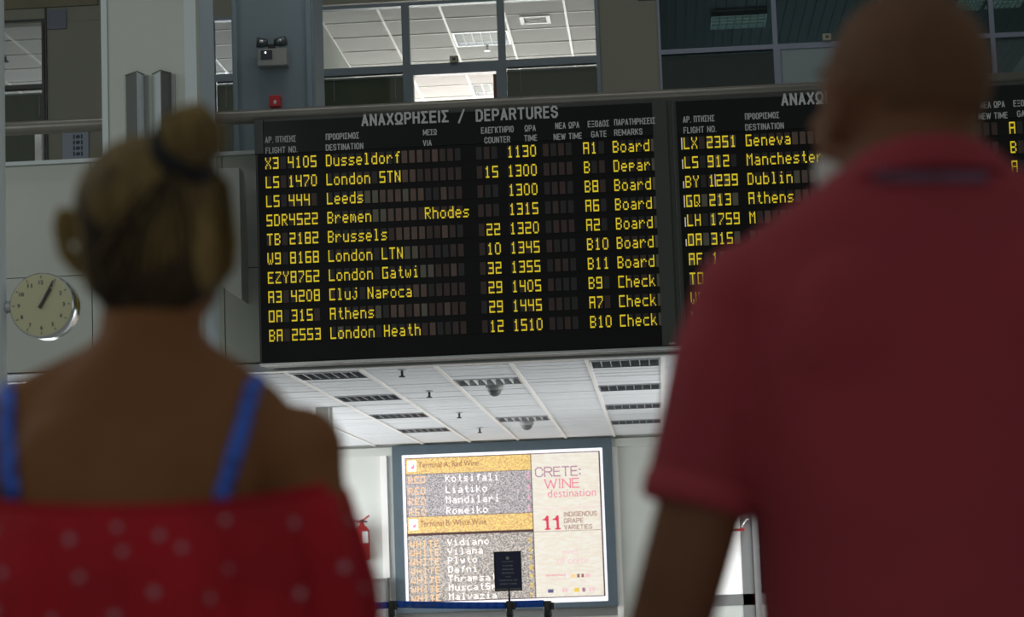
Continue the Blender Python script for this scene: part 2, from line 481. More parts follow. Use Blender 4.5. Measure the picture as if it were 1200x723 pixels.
# ------------------------------------------------------------------ hall column and blue-grey pillar
cx0 = PY(119, 100, 16.2).x; cx1 = PY(232, 60, 16.2).x
tag(MB().box(cx0, cx1, 16.2, 16.8, 0, 7.9).build('trim_7', M['column'], bevel=.03), kind='structure')
tag(B('trim_8', M['column_trim'], (cx1 - .10, cx1 - .01, 16.185, 16.2, 0, 7.9)), kind='structure')
tag(B('trim_9', M['column_trim'], (cx0 + .005, cx0 + .05, 16.185, 16.2, 0, 7.9)), kind='structure')
tag(B('trim_20', M['pale_blue'], (cx1, cx1 + .006, 16.25, 16.78, 0, 7.9)), kind='structure')
# corner strip on the side that turns to the hall's middle
p0 = PY(272, 90, 17.75).x; p1 = PY(369, 90, 17.75).x
tag(MB().box(p0, p1, 17.75, 18.3, 3.5, 7.9).build('trim_10', M['pillar'], bevel=.02), kind='structure')
tag(B('trim_11', M['pillar'], (p1 - .06, p1 - .02, 17.72, 17.75, 3.5, 7.9)), kind='structure')
tag(B('trim_12', M['pillar'], (p0 + .02, p0 + .05, 17.72, 17.75, 3.5, 7.9)), kind='structure')
# sloped duct box between column and board
a = PY(262, 300, 17.35); b_ = PY(286, 300, 17.35)
zt = PY(275, 200, 17.35).z; z1 = PY(262, 337, 17.35).z; z2 = PY(288, 354, 17.35).z
m = MB()
pts = [(a.x, z1), (b_.x, z2), (b_.x, zt), (a.x, zt)]
n = len(m.v)
m.v += [(x, 17.22, z) for x, z in pts] + [(x, 17.5, z) for x, z in pts]
m.f += [(0, 1, 2, 3), (7, 6, 5, 4), (0, 4, 5, 1), (1, 5, 6, 2), (2, 6, 7, 3), (3, 7, 4, 0)]; m.mi += [0] * 6
tag(m.build('wall_bracket', M['white'], bevel=.004), 'pale bracket with a slanted foot on the wall left of the board', 'bracket')
# hall ceiling strip above the upper windows
tag(B('ceiling_hall', M['hall_ceiling'], (-9, 9, 12, 20.6, 7.9, 8.1)), kind='structure')

# ------------------------------------------------------------------ upper window wall
WY = 20.4
def WX(x, y=60): return PY(x, y, WY).x
xl0_ = WX(-40); ZT = 6.55; ZM = 5.99; ZB = 3.5
tag(B('wall_upper', M['olive'], (-9, WX(371), WY - .004, WY + .12, ZT + .04, 7.9)), kind='structure')
tag(B('wall_upper_right', M['olive'], (WX(371), 6, WY, WY + .12, 6.62, 7.9)), kind='structure')
tag(B('wall_panel', M['olive'], (WX(54), WX(247) + .02, WY, WY + .12, ZB, 7)), kind='structure')
tag(B('wall_panel_right', M['olive'], (WX(703.5) - .01, WX(772) + .01, WY, WY + .12, ZB, 6.62)), kind='structure')
tag(B('wall_panel_left', M['olive'], (-9, xl0_ + .002, WY, WY + .12, ZB, 7)), kind='structure')
tag(B('wall_panel_far_right', M['olive'], (WX(1300), 6, WY, WY + .12, ZB, 6.62)), kind='structure')
tag(B('trim_13', M['rubber'], (WX(748, 2), WX(768, 2), WY - .01, WY, PY(758, 1, WY).z, PY(758, 1, WY).z + .05)), kind='structure')
tag(B('trim_19', M['blind_dark'], (-9, WX(116), WY - .03, WY, PY(60, 9, WY).z, 7.2)), kind='structure')
tag(B('trim_17', M['rubber'], (WX(54) - .006, WX(54) + .008, WY - .02, WY + .02, ZB, 7)), kind='structure')
wn = 0


def window(x0, x1, za, zb, glass, name=None, fr=.035, frm=None):
    global wn
    wn += 1
    frm = frm or M['frame']
    t = empty('window_%d' % wn, ((x0 + x1) / 2, WY, za), kind='structure')
    f = MB()
    f.box(x0, x1, WY - .02, WY + .06, za, za + fr).box(x0, x1, WY - .02, WY + .06, zb - fr, zb)
    f.box(x0, x0 + fr, WY - .02, WY + .06, za + fr, zb - fr).box(x1 - fr, x1, WY - .02, WY + .06, za + fr, zb - fr)
    f.build('window_frame', frm, t)
    MB().box(x0 + fr, x1 - fr, WY + .015, WY + .022, za + fr, zb - fr).build('pane', glass, t)
    return t


def blinds(t, x0, x1, za, zb, m, pitch=.085, cords=()):
    n = max(2, int((x1 - x0) / pitch))
    p = (x1 - x0) / n
    B('head_rail', M['cord'], (x0, x1, WY + .08, WY + .11, zb - .015, zb), t)
    for k in range(n):
        xa = x0 + k * p
        B('slat', m, (xa - .006, xa + p + .006, WY + .092 + (k % 2) * .006, WY + .094 + (k % 2) * .006, za, zb - .015), t)
    for c in cords:
        MB().tube([(c, WY + .085, zb - .02), (c, WY + .085, zb - .22)], .0035, 6).build('cord', M['cord'], t)


fr = .035
# main office, three upper panes, door below the middle one
xa, xb, xc, xd = WX(369), WX(476), WX(588), WX(703)
for u, v in ((xa, xb), (xb, xc), (xc, xd)):
    window(u, v, ZM - .03, ZT + .05, M['glass'])
t = window(xa, xb, ZB, ZM - .03, M['glass'])
blinds(t, xa + .04, xb - .04, ZB, ZM - .07, M['blind'], cords=(WX(389), WX(461)))
t = window(xc, xd, ZB, ZM - .03, M['glass'])
blinds(t, xc + .04, xd - .04, ZB, ZM - .07, M['blind'], cords=(WX(608), WX(700)))
wn_door = empty('door_1', ((xb + xc) / 2, WY, ZB), kind='structure')
MB().box(xb, xb + .06, WY - .025, WY + .07, ZB, ZM - .03).box(xc - .06, xc, WY - .025, WY + .07, ZB, ZM - .03).box(xb + .06, xc - .06, WY - .025, WY + .07, ZM - .10, ZM - .03).build('door_frame', M['frame'], wn_door)
MB().box(xb + .06, xc - .09, WY + .02, WY + .026, ZB, ZM - .10).build('pane', M['glass_open'], wn_door)
B('door_edge', M['wood'], (xc - .09, xc - .06, WY + .0, WY + .05, ZB, ZM - .12), wn_door)
# side windows left: left of the panel, and the slot between column and pillar
xl0, xl1 = WX(-40), WX(52)
window(xl0, xl1, 5.97, PY(25, 26, WY).z + .02, M['glass'], fr=.022, frm=M['rubber'])
tag(B('wall_left_transom', M['olive'], (xl0, xl1, WY, WY + .1, PY(25, 26, WY).z + .02, 7)), kind='structure')
t = window(xl0, xl1, ZB, 5.97, M['glass'], fr=.022, frm=M['rubber'])
blinds(t, xl0 + .04, xl1 - .04, ZB, 5.93, M['blind'], cords=(WX(43),))
xs0, xs1 = WX(247), WX(290)
window(xs0, xs1, ZM - .03, ZT + .0, M['glass'])
t = window(xs0, xs1, ZB, ZM - .03, M['glass'])
blinds(t, xs0 + .04, xs1 - .04, ZB, ZM - .07, M['blind'], cords=(WX(262),))
tag(B('trim_14', M['olive'], (xs0, xs1, WY, WY + .1, ZT, 7)), kind='structure')
# dark office on the right
rx = [WX(772), WX(909), WX(1036), WX(1164), WX(1300)]
RM = PY(840, 56, WY).z
for k in range(4):
    if k == 3:
        window(rx[k], rx[k + 1], RM - .02, 6.72, M['glass_dark'], frm=M['frame_light'], fr=.022)
        window(rx[k], rx[k + 1], ZB, RM - .02, M['glass_dark'], frm=M['frame_light'], fr=.022)
        continue
    window(rx[k], rx[k + 1], RM - .02, 6.72, M['glass_dark'], frm=M['frame_light'], fr=.022)
    if k == 1:
        d2 = empty('door_2', ((rx[1] + rx[2]) / 2, WY, ZB), kind='structure')
        MB().box(rx[1], rx[1] + .04, WY - .02, WY + .06, ZB, RM - .02).box(rx[2] - .04, rx[2], WY - .02, WY + .06, ZB, RM - .02).box(rx[1] + .04, rx[2] - .04, WY - .02, WY + .06, RM - .05, RM - .02).build('door_frame', M['frame_light'], d2)
        B('door_leaf', M['doorleaf'], (rx[1] + .04, rx[2] - .04, WY, WY + .05, ZB, RM - .05), d2)
    else:
        t = window(rx[k], rx[k + 1], ZB, RM - .02, M['glass_dark'], frm=M['frame_light'], fr=.022)
        blinds(t, rx[k] + .03, rx[k + 1] - .03, ZB, RM - .05, M['blind_dark'], .1)

# small boxes over the doors
for (px_, py_, lab) in ((532, 69, 'small beige box on the frame above the lit office door'), (969, 43, 'small beige box on the frame above the closed grey office door')):
    p = PY(px_, py_, WY - .06)
    t = empty('door_alarm_box', (p.x, WY - .06, p.z), lab, 'box')
    B('cover', M['beige'], (p.x - .04, p.x + .04, WY - .07, WY - .02, p.z - .035, p.z + .03), t, bevel=.006)
    B('lens', M['ink'], (p.x - .015, p.x + .015, WY - .075, WY - .07, p.z - .015, p.z + .01), t)

# office interiors
OZ = 6.64
oc = empty('ceiling_office', (-1.5, 20.6, OZ), kind='structure')
o_me = None


def office_grid(xg0, nx_, ny_, skip=()):
    global o_me
    for i in range(nx_):
        for j in range(ny_):
            if (i, j) in skip: continue
            if o_me is None:
                o = MB().box(0, .585, 0, .592, 0, .02).build('ceiling_tile', M['office_tile'], oc); o_me = o.data
            else:
                o = bpy.data.objects.new('ceiling_tile', o_me); COL.objects.link(o); o.parent = oc
            o.matrix_parent_inverse = Matrix()
            o.location = (xg0 + i * .597 + .006 - oc.location.x, 20.62 + j * .6 + .004 - oc.location.y, random.uniform(0, .003))
    for i in range(nx_ + 1):
        x = xg0 + i * .597
        B('ceiling_bar', M['tbar'], (x - .012, x + .012, 20.6, 20.62 + ny_ * .6, OZ - .008, OZ + .01), oc)
    for j in range(ny_ + 1):
        y = 20.62 + j * .6
        B('cross_bar', M['tbar'], (xg0, xg0 + nx_ * .597, y - .008, y + .008, OZ - .006, OZ + .01), oc)


mx0 = -1.315 - 3 * .597
office_grid(mx0, 5, 10, skip={(2, 2), (2, 6)})
office_grid(mx0 - 6 * .597 - .12, 6, 10, skip={(5, 1), (5, 5), (3, 4)})
recessed_lamp(mx0 + 2 * .597 + .02, 20.62 + 2 * .6 + .02, OZ, .56, .56, 6, 'lit louvred lamp seen through the upper office panes, nearer the glass', M['lamp'], ny=4)
recessed_lamp(mx0 + 2 * .597 + .02, 20.62 + 6 * .6 + .02, OZ, .56, .56, 6, 'lit louvred lamp seen through the open office door', M['lamp'], ny=4)
recessed_lamp(mx0 - .597 - .12 + .02, 20.62 + 1 * .6 + .02, OZ, .56, .56, 6, 'lit louvred lamp in the slot between column and blue-grey pillar', M['lamp'], ny=4)
recessed_lamp(mx0 - .597 - .12 + .02, 20.62 + 5 * .6 + .02, OZ, .56, .56, 6, 'far lit louvred lamp hidden behind the slot window', M['lamp'], ny=4)
recessed_lamp(mx0 - 3 * .597 - .12 + .02, 20.62 + 4 * .6 + .02, OZ, .56, .56, 6, 'lit louvred lamp in the ceiling of the far left office', M['lamp'], ny=4)
for k, (x0, x1, nm) in enumerate(((-9, WX(369), 'left'), (WX(369), WX(705), 'middle'), (WX(771), 6, 'right'))):
    pass
tag(B('wall_office_back', M['wall'], (-9, 6, 27.9, 28.0, 3.5, 7.5)), kind='structure')
for x in (mx0 - .1, WX(737), ):
    tag(B('wall_office_side', M['wall'], (x, x + .1, 20.5, 27.9, 3.5, 7.5)), kind='structure')
tag(B('ceiling_office_slab', M['wall'], (-9, WX(737), 20.5, 27.9, OZ + .1, OZ + .2)), kind='structure')
# air vent in middle office
p = PZ(627, 21.5, OZ)
t = empty('air_vent', (p.x, p.y, OZ), 'square white air vent in the lit office ceiling right of the lamp', 'air vent')
MB().box(p.x - .11, p.x + .11, p.y - .15, p.y - .11, OZ - .02, OZ).box(p.x - .11, p.x + .11, p.y + .11, p.y + .15, OZ - .02, OZ).box(p.x - .15, p.x - .11, p.y - .15, p.y + .15, OZ - .02, OZ).box(p.x + .11, p.x + .15, p.y - .15, p.y + .15, OZ - .02, OZ).build('vent_frame', M['tbar'], t)
B('vent_dark', M['ink'], (p.x - .11, p.x + .11, p.y - .11, p.y + .11, OZ - .004, OZ - .001), t)
for k in range(3):
    B('vent_slat', M['tbar'], (p.x - .1, p.x + .1, p.y - .07 + k * .07, p.y - .055 + k * .07, OZ - .016, OZ - .005), t)
p = PZ(571, 53, OZ)
t = empty('sprinkler', (p.x, p.y, OZ), 'tiny sprinkler in the lit office ceiling below the lamp', 'sprinkler')
MB().tube([(p.x, p.y, OZ), (p.x, p.y, OZ - .05)], .012, 8).build('stem', M['silver'], t)
MB().tube([(p.x, p.y, OZ - .05), (p.x, p.y, OZ - .06)], .03, 10).build('deflector', M['silver'], t)
p = PZ(6, 66, OZ)
t = empty('sprinkler', (p.x, p.y, OZ), 'tiny dark sprinkler in the far left office ceiling', 'sprinkler')
MB().tube([(p.x, p.y, OZ), (p.x, p.y, OZ - .05)], .014, 8).build('stem', M['rubber'], t)
MB().tube([(p.x, p.y, OZ - .05), (p.x, p.y, OZ - .06)], .035, 10).build('deflector', M['rubber'], t)

# dark office: plank ceiling
pc = empty('ceiling_plank', (1.5, 20.6, 6.75), kind='structure')
x = WX(760); k = 0
while x < 4.2:
    B('plank', M['plank'], (x, x + .094, 20.55, 27.8, 6.75, 6.765), pc)
    x += .1; k += 1
B('plank_backing', M['rubber'], (WX(755), 4.2, 20.55, 27.8, 6.77, 6.8), pc)
for (px0, py0, px1, lab) in ((832, 30, 896, 'dim glowing louvred lamp in the dark office left of the man\'s head'), (1115, 9, 1148, 'dim glowing louvred lamp in the dark office right of the man\'s head'), (1152, 6, 1196, 'dim glowing louvred lamp in the dark office at the top right corner')):
    a = PZ(px0, py0, 6.74); b_ = PZ(px1, py0 - 2, 6.74)
    recessed_lamp(a.x, a.y - .55, 6.70, b_.x - a.x, .55, 7, lab, M['lamp_dim'], ny=4, depth=.045)

# ------------------------------------------------------------------ handrail
r = empty('handrail', (-3, 17.2, Z_PT), 'dark round steel handrail running across the hall above the departures boards', 'handrail')
RZ = 4.888
MB().tube([(-9, 17.2, RZ - .0), (-6, 17.2, RZ), (5.5, 17.2, RZ)], .056, 20).build('rail_tube', M['rail'], r, True)
for x in (-8, -6.3, -3.72, 4.6):
    MB().tube([(x, 17.22, RZ), (x, 17.5, RZ - .1), (x, 17.55, Z_PT - .02)], .012, 8).build('rail_bracket', M['rail'], r, True)
wp = PY(45.5, 168, 17.8)
tag(B('trim_15', M['white'], (wp.x - .028, wp.x + .028, 17.78, 17.84, 3.5, PY(45, 149, 17.8).z)), kind='structure')

# ------------------------------------------------------------------ departures board
GL = {
 '0': "0E11111111110E", '1': "040C040404040E", '2': "1F01011F10101F", '3': "1F01010F01011F", '4': "1111111F010101",
 '5': "1F10101F01011F", '6': "1F10101F11111F", '7': "1F010102040808", '8': "1F11111F11111F", '9': "1F11111F01011F",
 'A': "1F11111F111111", 'B': "1E11111E11111E", 'C': "1F10101010101F", 'D': "1E11111111111E", 'E': "1F10101E10101F",
 'F': "1F10101E101010", 'G': "1F10101311111F", 'H': "1111111F111111", 'J': "0101010111110E", 'L': "1010101010101F",
 'M': "111B1511111111", 'N': "11191915131311", 'O': "1F11111111111F", 'Q': "1F11111115121D", 'R': "1E11111E141211",
 'S': "1F10101F01011F", 'T': "1F040404040404", 'W': "1111111115150A", 'X': "11110A040A1111", 'Y': "11110A04040404",
 'Z': "1F01020408101F", 'K': "11121418141211", 'V': "1111110A0A0404", 'P': "1E11111E101010", 'I': "0E04040404040E", 'U': "1111111111110E",
 'a': "0000"+"0E010F110F", 'b': "10101E1111111E", 'c': "0000"+"0F1010100F", 'd': "01010F1111110F", 'e': "0000"+"0E111F100E",
 'f': "0304"+"0E04040404", 'h': "10101E11111111", 'i': "0400"+"0C0404040E", 'j': "0200"+"060202120C", 'k': "101012141C1211",
 'l': "0C04040404040E", 'm': "0000"+"1A15151511", 'n': "0000"+"1E11111111", 'o': "0000"+"0E1111110E", 'p': "0000"+"1E111E1010",
 'r': "0000"+"1619101010", 's': "0000"+"0F100E011E", 't': "0404"+"0E04040403", 'u': "0000"+"111111110F", 'w': "0000"+"111115150A",
 'v': "0000"+"11110A0A04", 'y': "0000"+"11110F010E", 'z': "0000"+"1F0204081F", ' ': "00000000000000"}
CH_H = .094; CH_W = .0455; PITCH = .0598


def glyph_rects(ch):
    """thin dot-matrix strokes of one character: runs of lit dots, in dot units, y down"""
    g = GL.get(ch); out = []
    if not g: return out
    lit = lambda r_, c: 0 <= r_ < 7 and 0 <= c < 5 and bool(int(g[2 * r_:2 * r_ + 2], 16) & (16 >> c))
    i_ = .09
    for r_ in range(7):
        for c in range(5):
            if not lit(r_, c): continue
            out.append((c + i_, r_ + i_, c + 1 - i_, r_ + 1 - i_))
            if lit(r_, c + 1): out.append((c + 1 - i_, r_ + i_, c + 1 + i_, r_ + 1 - i_))
            if lit(r_ + 1, c): out.append((c + i_, r_ + 1 - i_, c + 1 - i_, r_ + 1 + i_))
    return out


_gm = {}


def char_object(ch, x, zc, Y, mat_, parent, h=CH_H, wd=CH_W):
    dh = h / 7; dw = wd / 5
    if ch not in GL or ch == ' ': return
    key = (ch, mat_.name, h)
    if key not in _gm:
        mb = MB()
        for a, b, c, d in glyph_rects(ch): mb.box(a * dw, c * dw, -.003, 0, h / 2 - d * dh, h / 2 - b * dh)
        o = mb.build('character', mat_); _gm[key] = o.data
    else:
        o = bpy.data.objects.new('character', _gm[key]); COL.objects.link(o)
    o.parent = parent
    o.matrix_parent_inverse = Matrix()
    o.location = Vector((x, Y, zc)) - parent_world(parent)


def parent_world(p):
    # sub-parts hang on parts already placed in world coordinates; parts hang on the thing's own origin
    return Vector(p.location) if p.parent is None else Vector((0, 0, 0))


def chars(mb, s, x, zc, Y, h=CH_H, wd=CH_W, pitch=PITCH):
    dh = h / 7; dw = wd / 5
    for k, ch in enumerate(s):
        for a, b, c, d in glyph_rects(ch):
            mb.box(x + k * pitch + a * dw, x + k * pitch + c * dw, Y - .003, Y, zc + h / 2 - d * dh, zc + h / 2 - b * dh)
    return
    for k, ch in enumerate(s):
        g = GL.get(ch)
        if not g: continue
        for r_ in range(7):
            bits = int(g[2 * r_:2 * r_ + 2], 16)
            c = 0
            while c < 5:
                if bits & (16 >> c):
                    e = c
                    while e < 5 and bits & (16 >> e): e += 1
                    xa = x + k * pitch + c * dw; xb = x + k * pitch + e * dw
                    zt_ = zc + h / 2 - r_ * dh
                    mb.box(xa - .0005, xb + .0005, Y - .003, Y, zt_ - dh - .0005, zt_ + .0005)
                    c = e
                else:
                    c += 1


BY = 17.0
BX0 = -3.058; PER = 3.277
ROWS1 = [("X3 4105", "Dusseldorf", "", "", "1130", "A1", "Board"), ("LS 1470", "London STN", "", "15", "1300", "B", "Depar"),
         ("LS 444", "Leeds", "", "", "1300", "B8", "Board"), ("SDR4522", "Bremen", "Rhodes", "", "1315", "A6", "Board"),
         ("TB 2182", "Brussels", "", "22", "1320", "A2", "Board"), ("W9 8168", "London LTN", "", "10", "1345", "B10", "Board"),
         ("EZY8762", "London Gatwi", "", "32", "1355", "B11", "Board"), ("A3 4208", "Cluj Napoca", "", "29", "1405", "B9", "Check"),
         ("OA 315", "Athens", "", "29", "1445", "A7", "Check"), ("BA 2553", "London Heath", "", "12", "1510", "B10", "Check")]
ROWS2 = [("LX 2351", "Geneva", "", "", "", "A", ""), ("LS 912", "Manchester", "", "", "", "B", ""), ("BY 1239", "Dublin", "", "", "", "A", ""),
         ("GQ 213", "Athens", "", "", "", "", ""), ("LH 1759", "M", "", "", "", "", ""), ("OA 315", "", "", "", "", "", ""),
         ("AF 1", "", "", "", "", "", ""), ("TO", "", "", "", "", "", ""), ("W9", "", "", "", "", "", ""), ("X", "", "", "", "", "", "")]
CN = ['flight_number', 'destination', 'via', 'counter', 'departure_time', 'gate', 'remark']
CXW = [PY(311, 190, BY).x, PY(382, 186, BY).x, PY(498, 251, BY).x, PY(568, 203, BY).x, PY(594.5, 180, BY).x, PY(683.5, 176, BY).x, PY(718, 173, BY).x]
ROW0 = 4.466; RP = .1512


def departures_board(off, rows, label, second=False):
    t = empty('departures_board', (BX0 + off + 1.6, BY + .2, 2.88), label, 'information board', 'departures boards under the handrail')
    xL = BX0 + off; xR = xL + PER
    m = MB()
    m.box(xL, xR, BY + .02, BY + .34, 2.885, 4.83)
    m.build('housing', M['housing'], t, bevel=.006)
    B('display_field', M['black'], (xL + (.02 if not second else .035), xR - .155, BY + .0, BY + .02, 2.90, ROW0 + .075), t)
    B('header_panel', M['header'], (xL + .075 if not second else xL + .035, xR - .155, BY - .006, BY + .02, ROW0 + .077, 4.80), t)
    B('lower_trim', M['silver'], (xL, xR, BY - .01, BY + .03, 2.873, 2.892), t, bevel=.003)
    B('divider', M['housing'], (xR - .15, xR - .04, BY - .008, BY + .02, 2.90, 4.81), t)
    if not second:
        B('side_frame', M['housing'], (xL, xL + .07, BY - .008, BY + .02, ROW0 - .2 + .28, 4.82), t)
    # headings
    hy = BY - .008
    def hx(x0, y0, x1, h, s, bold=.145):
        nonlocal mb
        a = PY(x0, y0, BY); b = PY(x1, y0 - (x1 - x0) * .049, BY); c = PY(x0, y0 - h, BY)
        stroke_text(mb, s, a.x + off, a.z, b.x - a.x, c.z - a.z, hy, bold)
    mb = MB(); hx(424, 148.5, 526, 14.5, 'ΑΝΑΧΩΡΗΣΕΙΣ', .165); mb.build('greek_title', M['letters'], t)
    mb = MB(); hx(537, 145, 545, 17, '/', .13); mb.build('title_slash', M['letters'], t)
    mb = MB(); hx(558, 143, 654, 14.5, 'DEPARTURES', .165); mb.build('english_title', M['letters'], t)
    for nm, items in (('greek_heading', ((311, 168, 347, 7.5, 'ΑΡ. ΠΤΗΣΗΣ'), (382, 164.5, 421, 7.5, 'ΠΡΟΟΡΙΣΜΟΣ'), (496, 159, 512, 7, 'ΜΕΣΩ'), (564, 157, 602, 7.5, 'ΕΛΕΓΚΤΗΡΙΟ'),
                                          (615, 154.5, 628, 7.5, 'ΩΡΑ'), (651, 151.5, 679, 7.5, 'ΝΕΑ ΩΡΑ'), (689, 149.5, 714, 7.5, 'ΕΞΟΔΟΣ'), (720, 147.5, 768, 7.5, 'ΠΑΡΑΤΗΡΗΣΕΙΣ'))),
                      ('english_heading', ((311.5, 180.5, 349, 7.5, 'FLIGHT NO.'), (382, 177, 426, 7.5, 'DESTINATION'), (496, 171.5, 506, 7, 'VIA'), (568, 168.5, 598, 7.5, 'COUNTER'),
                                            (614.5, 166, 629.5, 7.5, 'TIME'), (649, 164.5, 682, 7.5, 'NEW TIME'), (693, 161.5, 711, 7.5, 'GATE'), (720, 159.5, 753, 7.5, 'REMARKS')))):
        for it in items:
            mb = MB(); hx(it[0], it[1], it[2], it[3], it[4]); mb.build(nm, M['letters'], t)
    # rows
    for r_, row in enumerate(rows):
        zc = ROW0 - r_ * RP
        strip = B('display_row', M['black'], (xL + .06, xR - .16, BY - .003, BY + .001, zc - .052, zc + .052), t)
        cm = MB()
        def cells(x0, n, wts):
            for k in range(n):
                mi = random.choices((0, 1, 2, 3), wts)[0]
                cm.box(x0 + k * PITCH - .001 + off, x0 + k * PITCH + CH_W - .003 + off, BY - .006, BY - .003, zc - .049, zc + .049, mi)
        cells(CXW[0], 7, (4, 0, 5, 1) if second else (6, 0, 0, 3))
        used = len(row[1])
        cells(CXW[1], used, (4, 0, .3, 1))
        if not second and r_ in (2, 3, 5, 6, 8):
            cells(CXW[1] + used * PITCH, 2, (1, 0, 8, 0)); u2 = used + 2
        else:
            u2 = used
        nn = int((CXW[3] - .12 - CXW[1]) / PITCH) - u2
        for k in range(nn):
            frac = (u2 + k) / 19
            cells(CXW[1] + (u2 + k) * PITCH, 1, (0, 8, 1 if r_ > 1 else 0, 2) if frac < .68 else (1, 2, 0, 6) if frac < .85 else (4, 0, 0, 3))
        cells(CXW[3] - .06, 1, (2, 0, 0, 3)); cells(CXW[3], 2, (4, 0, 0, 2)); cells(CXW[4], 4, (3, 0, 0, 3))
        cells(CXW[4] + .28, 4, (2, 0, 0, 3)); cells(CXW[5], 3, (3, 0, 0, 3)); cells(CXW[6], 5, (3, 0, 0, 2)); cells(CXW[6] + 5 * PITCH, 1, (0, 0, 5, 0))
        f = cm.build('flap', [M['cellA'], M['cellB'], M['cellC'], M['cellD']], strip)
        f['kind'] = 'stuff'
        for c, s in enumerate(row):
            if not s: continue
            for k_, ch_ in enumerate(s): char_object(ch_, CXW[c] + off + k_ * PITCH, zc, BY - .006, M['led'], strip)
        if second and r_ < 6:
            B('flap_glint', M['flap_glint'], (CXW[0] + off - .018, CXW[0] + off - .010, BY - .008, BY - .004, zc - .048, zc + .046 - (r_ % 3) * .02), strip)  # thin strip modelled in place of a light glint
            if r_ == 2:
                B('flap_glint', M['flap_glint'], (CXW[0] + off + 4 * PITCH - .012, CXW[0] + off + 4 * PITCH - .005, BY - .01, BY - .006, zc - .048, zc + .05), strip)
    if not second:
        mb = MB(); add_text(mb, 'ABH', PY(784, 404, BY).x, PY(784, 404, BY).z, .05, .018, BY - .0085, 0); mb.build('maker_mark', M['letters'], t)
    return t


departures_board(0, ROWS1, 'black departures board with ten yellow rows from Dusseldorf to London Heath')
departures_board(PER, ROWS2, 'black departures board with yellow rows from Geneva down, half behind the man', True)

# ------------------------------------------------------------------ column lamps (two vertical wedge sconces)
for (xa_, xm, xb_, dark_left, lab) in ((147, 161, 168, True, 'left of two tall wedge-shaped metal sconces on the pale column'), (179, 188, 200, False, 'right of two tall wedge-shaped metal sconces on the pale column')):
    t_ = empty('column_sconce', (PY(xm, 120, 16.1).x, 16.2, 4.2), lab, 'wall lamp', 'sconces on the pale column')
    A = PY(xa_, 86, 16.18).x; Mx = PY(xm, 86, 16.06).x; Bx = PY(xb_, 86, 16.18).x
    za, zb = 4.15, PY(160, 86, 16.1).z
    m = MB()
    m.v += [(A, 16.19, za), (Mx, 16.06, za), (Bx, 16.19, za), (A, 16.19, zb + .005), (Mx, 16.06, zb), (Bx, 16.19, zb + .005)]
    m.f += [(0, 1, 4, 3), (1, 2, 5, 4), (0, 2, 1), (3, 4, 5), (0, 3, 5, 2)]
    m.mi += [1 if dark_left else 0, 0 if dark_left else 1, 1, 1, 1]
    m.build('shade', [M['column_trim'], M['lamp_dark']], t_)
    B('backplate', M['lamp_body'], (min(A, Bx) - .012, max(A, Bx) + .03, 16.19, 16.2, za, zb - .0), t_)
    m = MB(); m.tube([(A - .004, 16.185, zb + .008), (Mx, 16.052, zb + .004), (Bx + .004, 16.185, zb + .008)], .005, 6); m.build('cap_edge', M['lamp_dark'], t_)
    m = MB(); m.tube([(Mx, 16.055, za), (Mx, 16.055, zb)], .004, 6); m.build('edge_trim', M['silver'], t_)

# emergency twin lamp on the blue-grey pillar
PYL = 17.72
p = PY(320, 68, PYL)
t = empty('emergency_light', (p.x, PYL, p.z), 'twin-headed emergency light with grey box on the blue-grey pillar', 'emergency light')
B('battery_box', M['lamp_body'], (p.x - .115, p.x + .13, PYL - .09, PYL + .03, p.z - .085, p.z + .06), t, bevel=.008)
B('status_window', M['ink'], (p.x - .085, p.x + .01, PYL - .095, PYL - .09, p.z - .03, p.z + .045), t)
MB().ball((p.x - .045, PYL - .1, p.z + .025), .008).build('indicator', M['lamp'], t)
B('bracket', M['rubber'], (p.x - .03, p.x + .03, PYL - .07, PYL - .03, p.z + .06, p.z + .10), t)
for s in (-1, 1):
    l = empty('x', (0, 0, 0)) if False else None
    c = (p.x + s * .065, PYL - .06, p.z + .115)
    hd = MB().tube([(c[0] - s * .035, c[1], c[2]), (c[0] + s * .01, c[1] - .01, c[2]), (c[0] + s * .055, c[1] - .02, c[2] + .004)], [.03, .040, .042], 16).build('lamp_head', M['louvre_dark'], t, True)
    MB().ball((c[0] + s * .02, c[1] - .028, c[2] + .003), (.034, .028, .022), seg=16, ring=10).build('lens', M['chrome'], hd, True)
# red call point
p = PY(323, 120, PYL)
t = empty('fire_call_point', (p.x, PYL, p.z), 'small red fire call point on the pillar just above the handrail', 'fire alarm')
B('case', M['red_box'], (p.x - .045, p.x + .045, PYL - .05, PYL + .03, p.z - .045, p.z + .05), t, bevel=.006)
MB().ball((p.x + .003, PYL - .05, p.z - .01), (.013, .008, .018)).build('button', M['white'], t, True)

# notices on the olive wall left
p0_, p1_ = PY(56, 35, WY), PY(78, 11, WY)
t = empty('wall_notice', ((p0_.x + p1_.x) / 2, WY, p0_.z), 'plain bluish grey notice high on the olive wall at top left', 'notice')
B('sheet', M['paper_dark'], (p0_.x, p1_.x, WY - .02, WY - .001, p0_.z, p1_.z), t)
p0_, p1_ = PY(74, 186, WY), PY(104, 154, WY)
t = empty('wall_notice', ((p0_.x + p1_.x) / 2, WY, p0_.z), 'pale bluish notice with dark symbols below the handrail, left of the column', 'notice')
B('sheet', M['paper'], (p0_.x, p1_.x, WY - .02, WY - .001, p0_.z - .12, p1_.z), t)
B('top_bar', M['rubber'], (p0_.x, p1_.x, WY - .03, WY - .0, p1_.z, p1_.z + .02), t)
m = MB(); cxn = PY(92, 170, WY).x
for k in range(4):
    z = p1_.z - .05 - k * .055
    m.ball((cxn, WY - .021, z), (.022, .004, .018), seg=10, ring=6)
    m.box(cxn - .045, cxn - .03, WY - .024, WY - .02, z - .02, z + .02)
    m.box(cxn + .03, cxn + .045, WY - .024, WY - .02, z - .02, z + .02)
m.build('symbols', M['ink'], t)

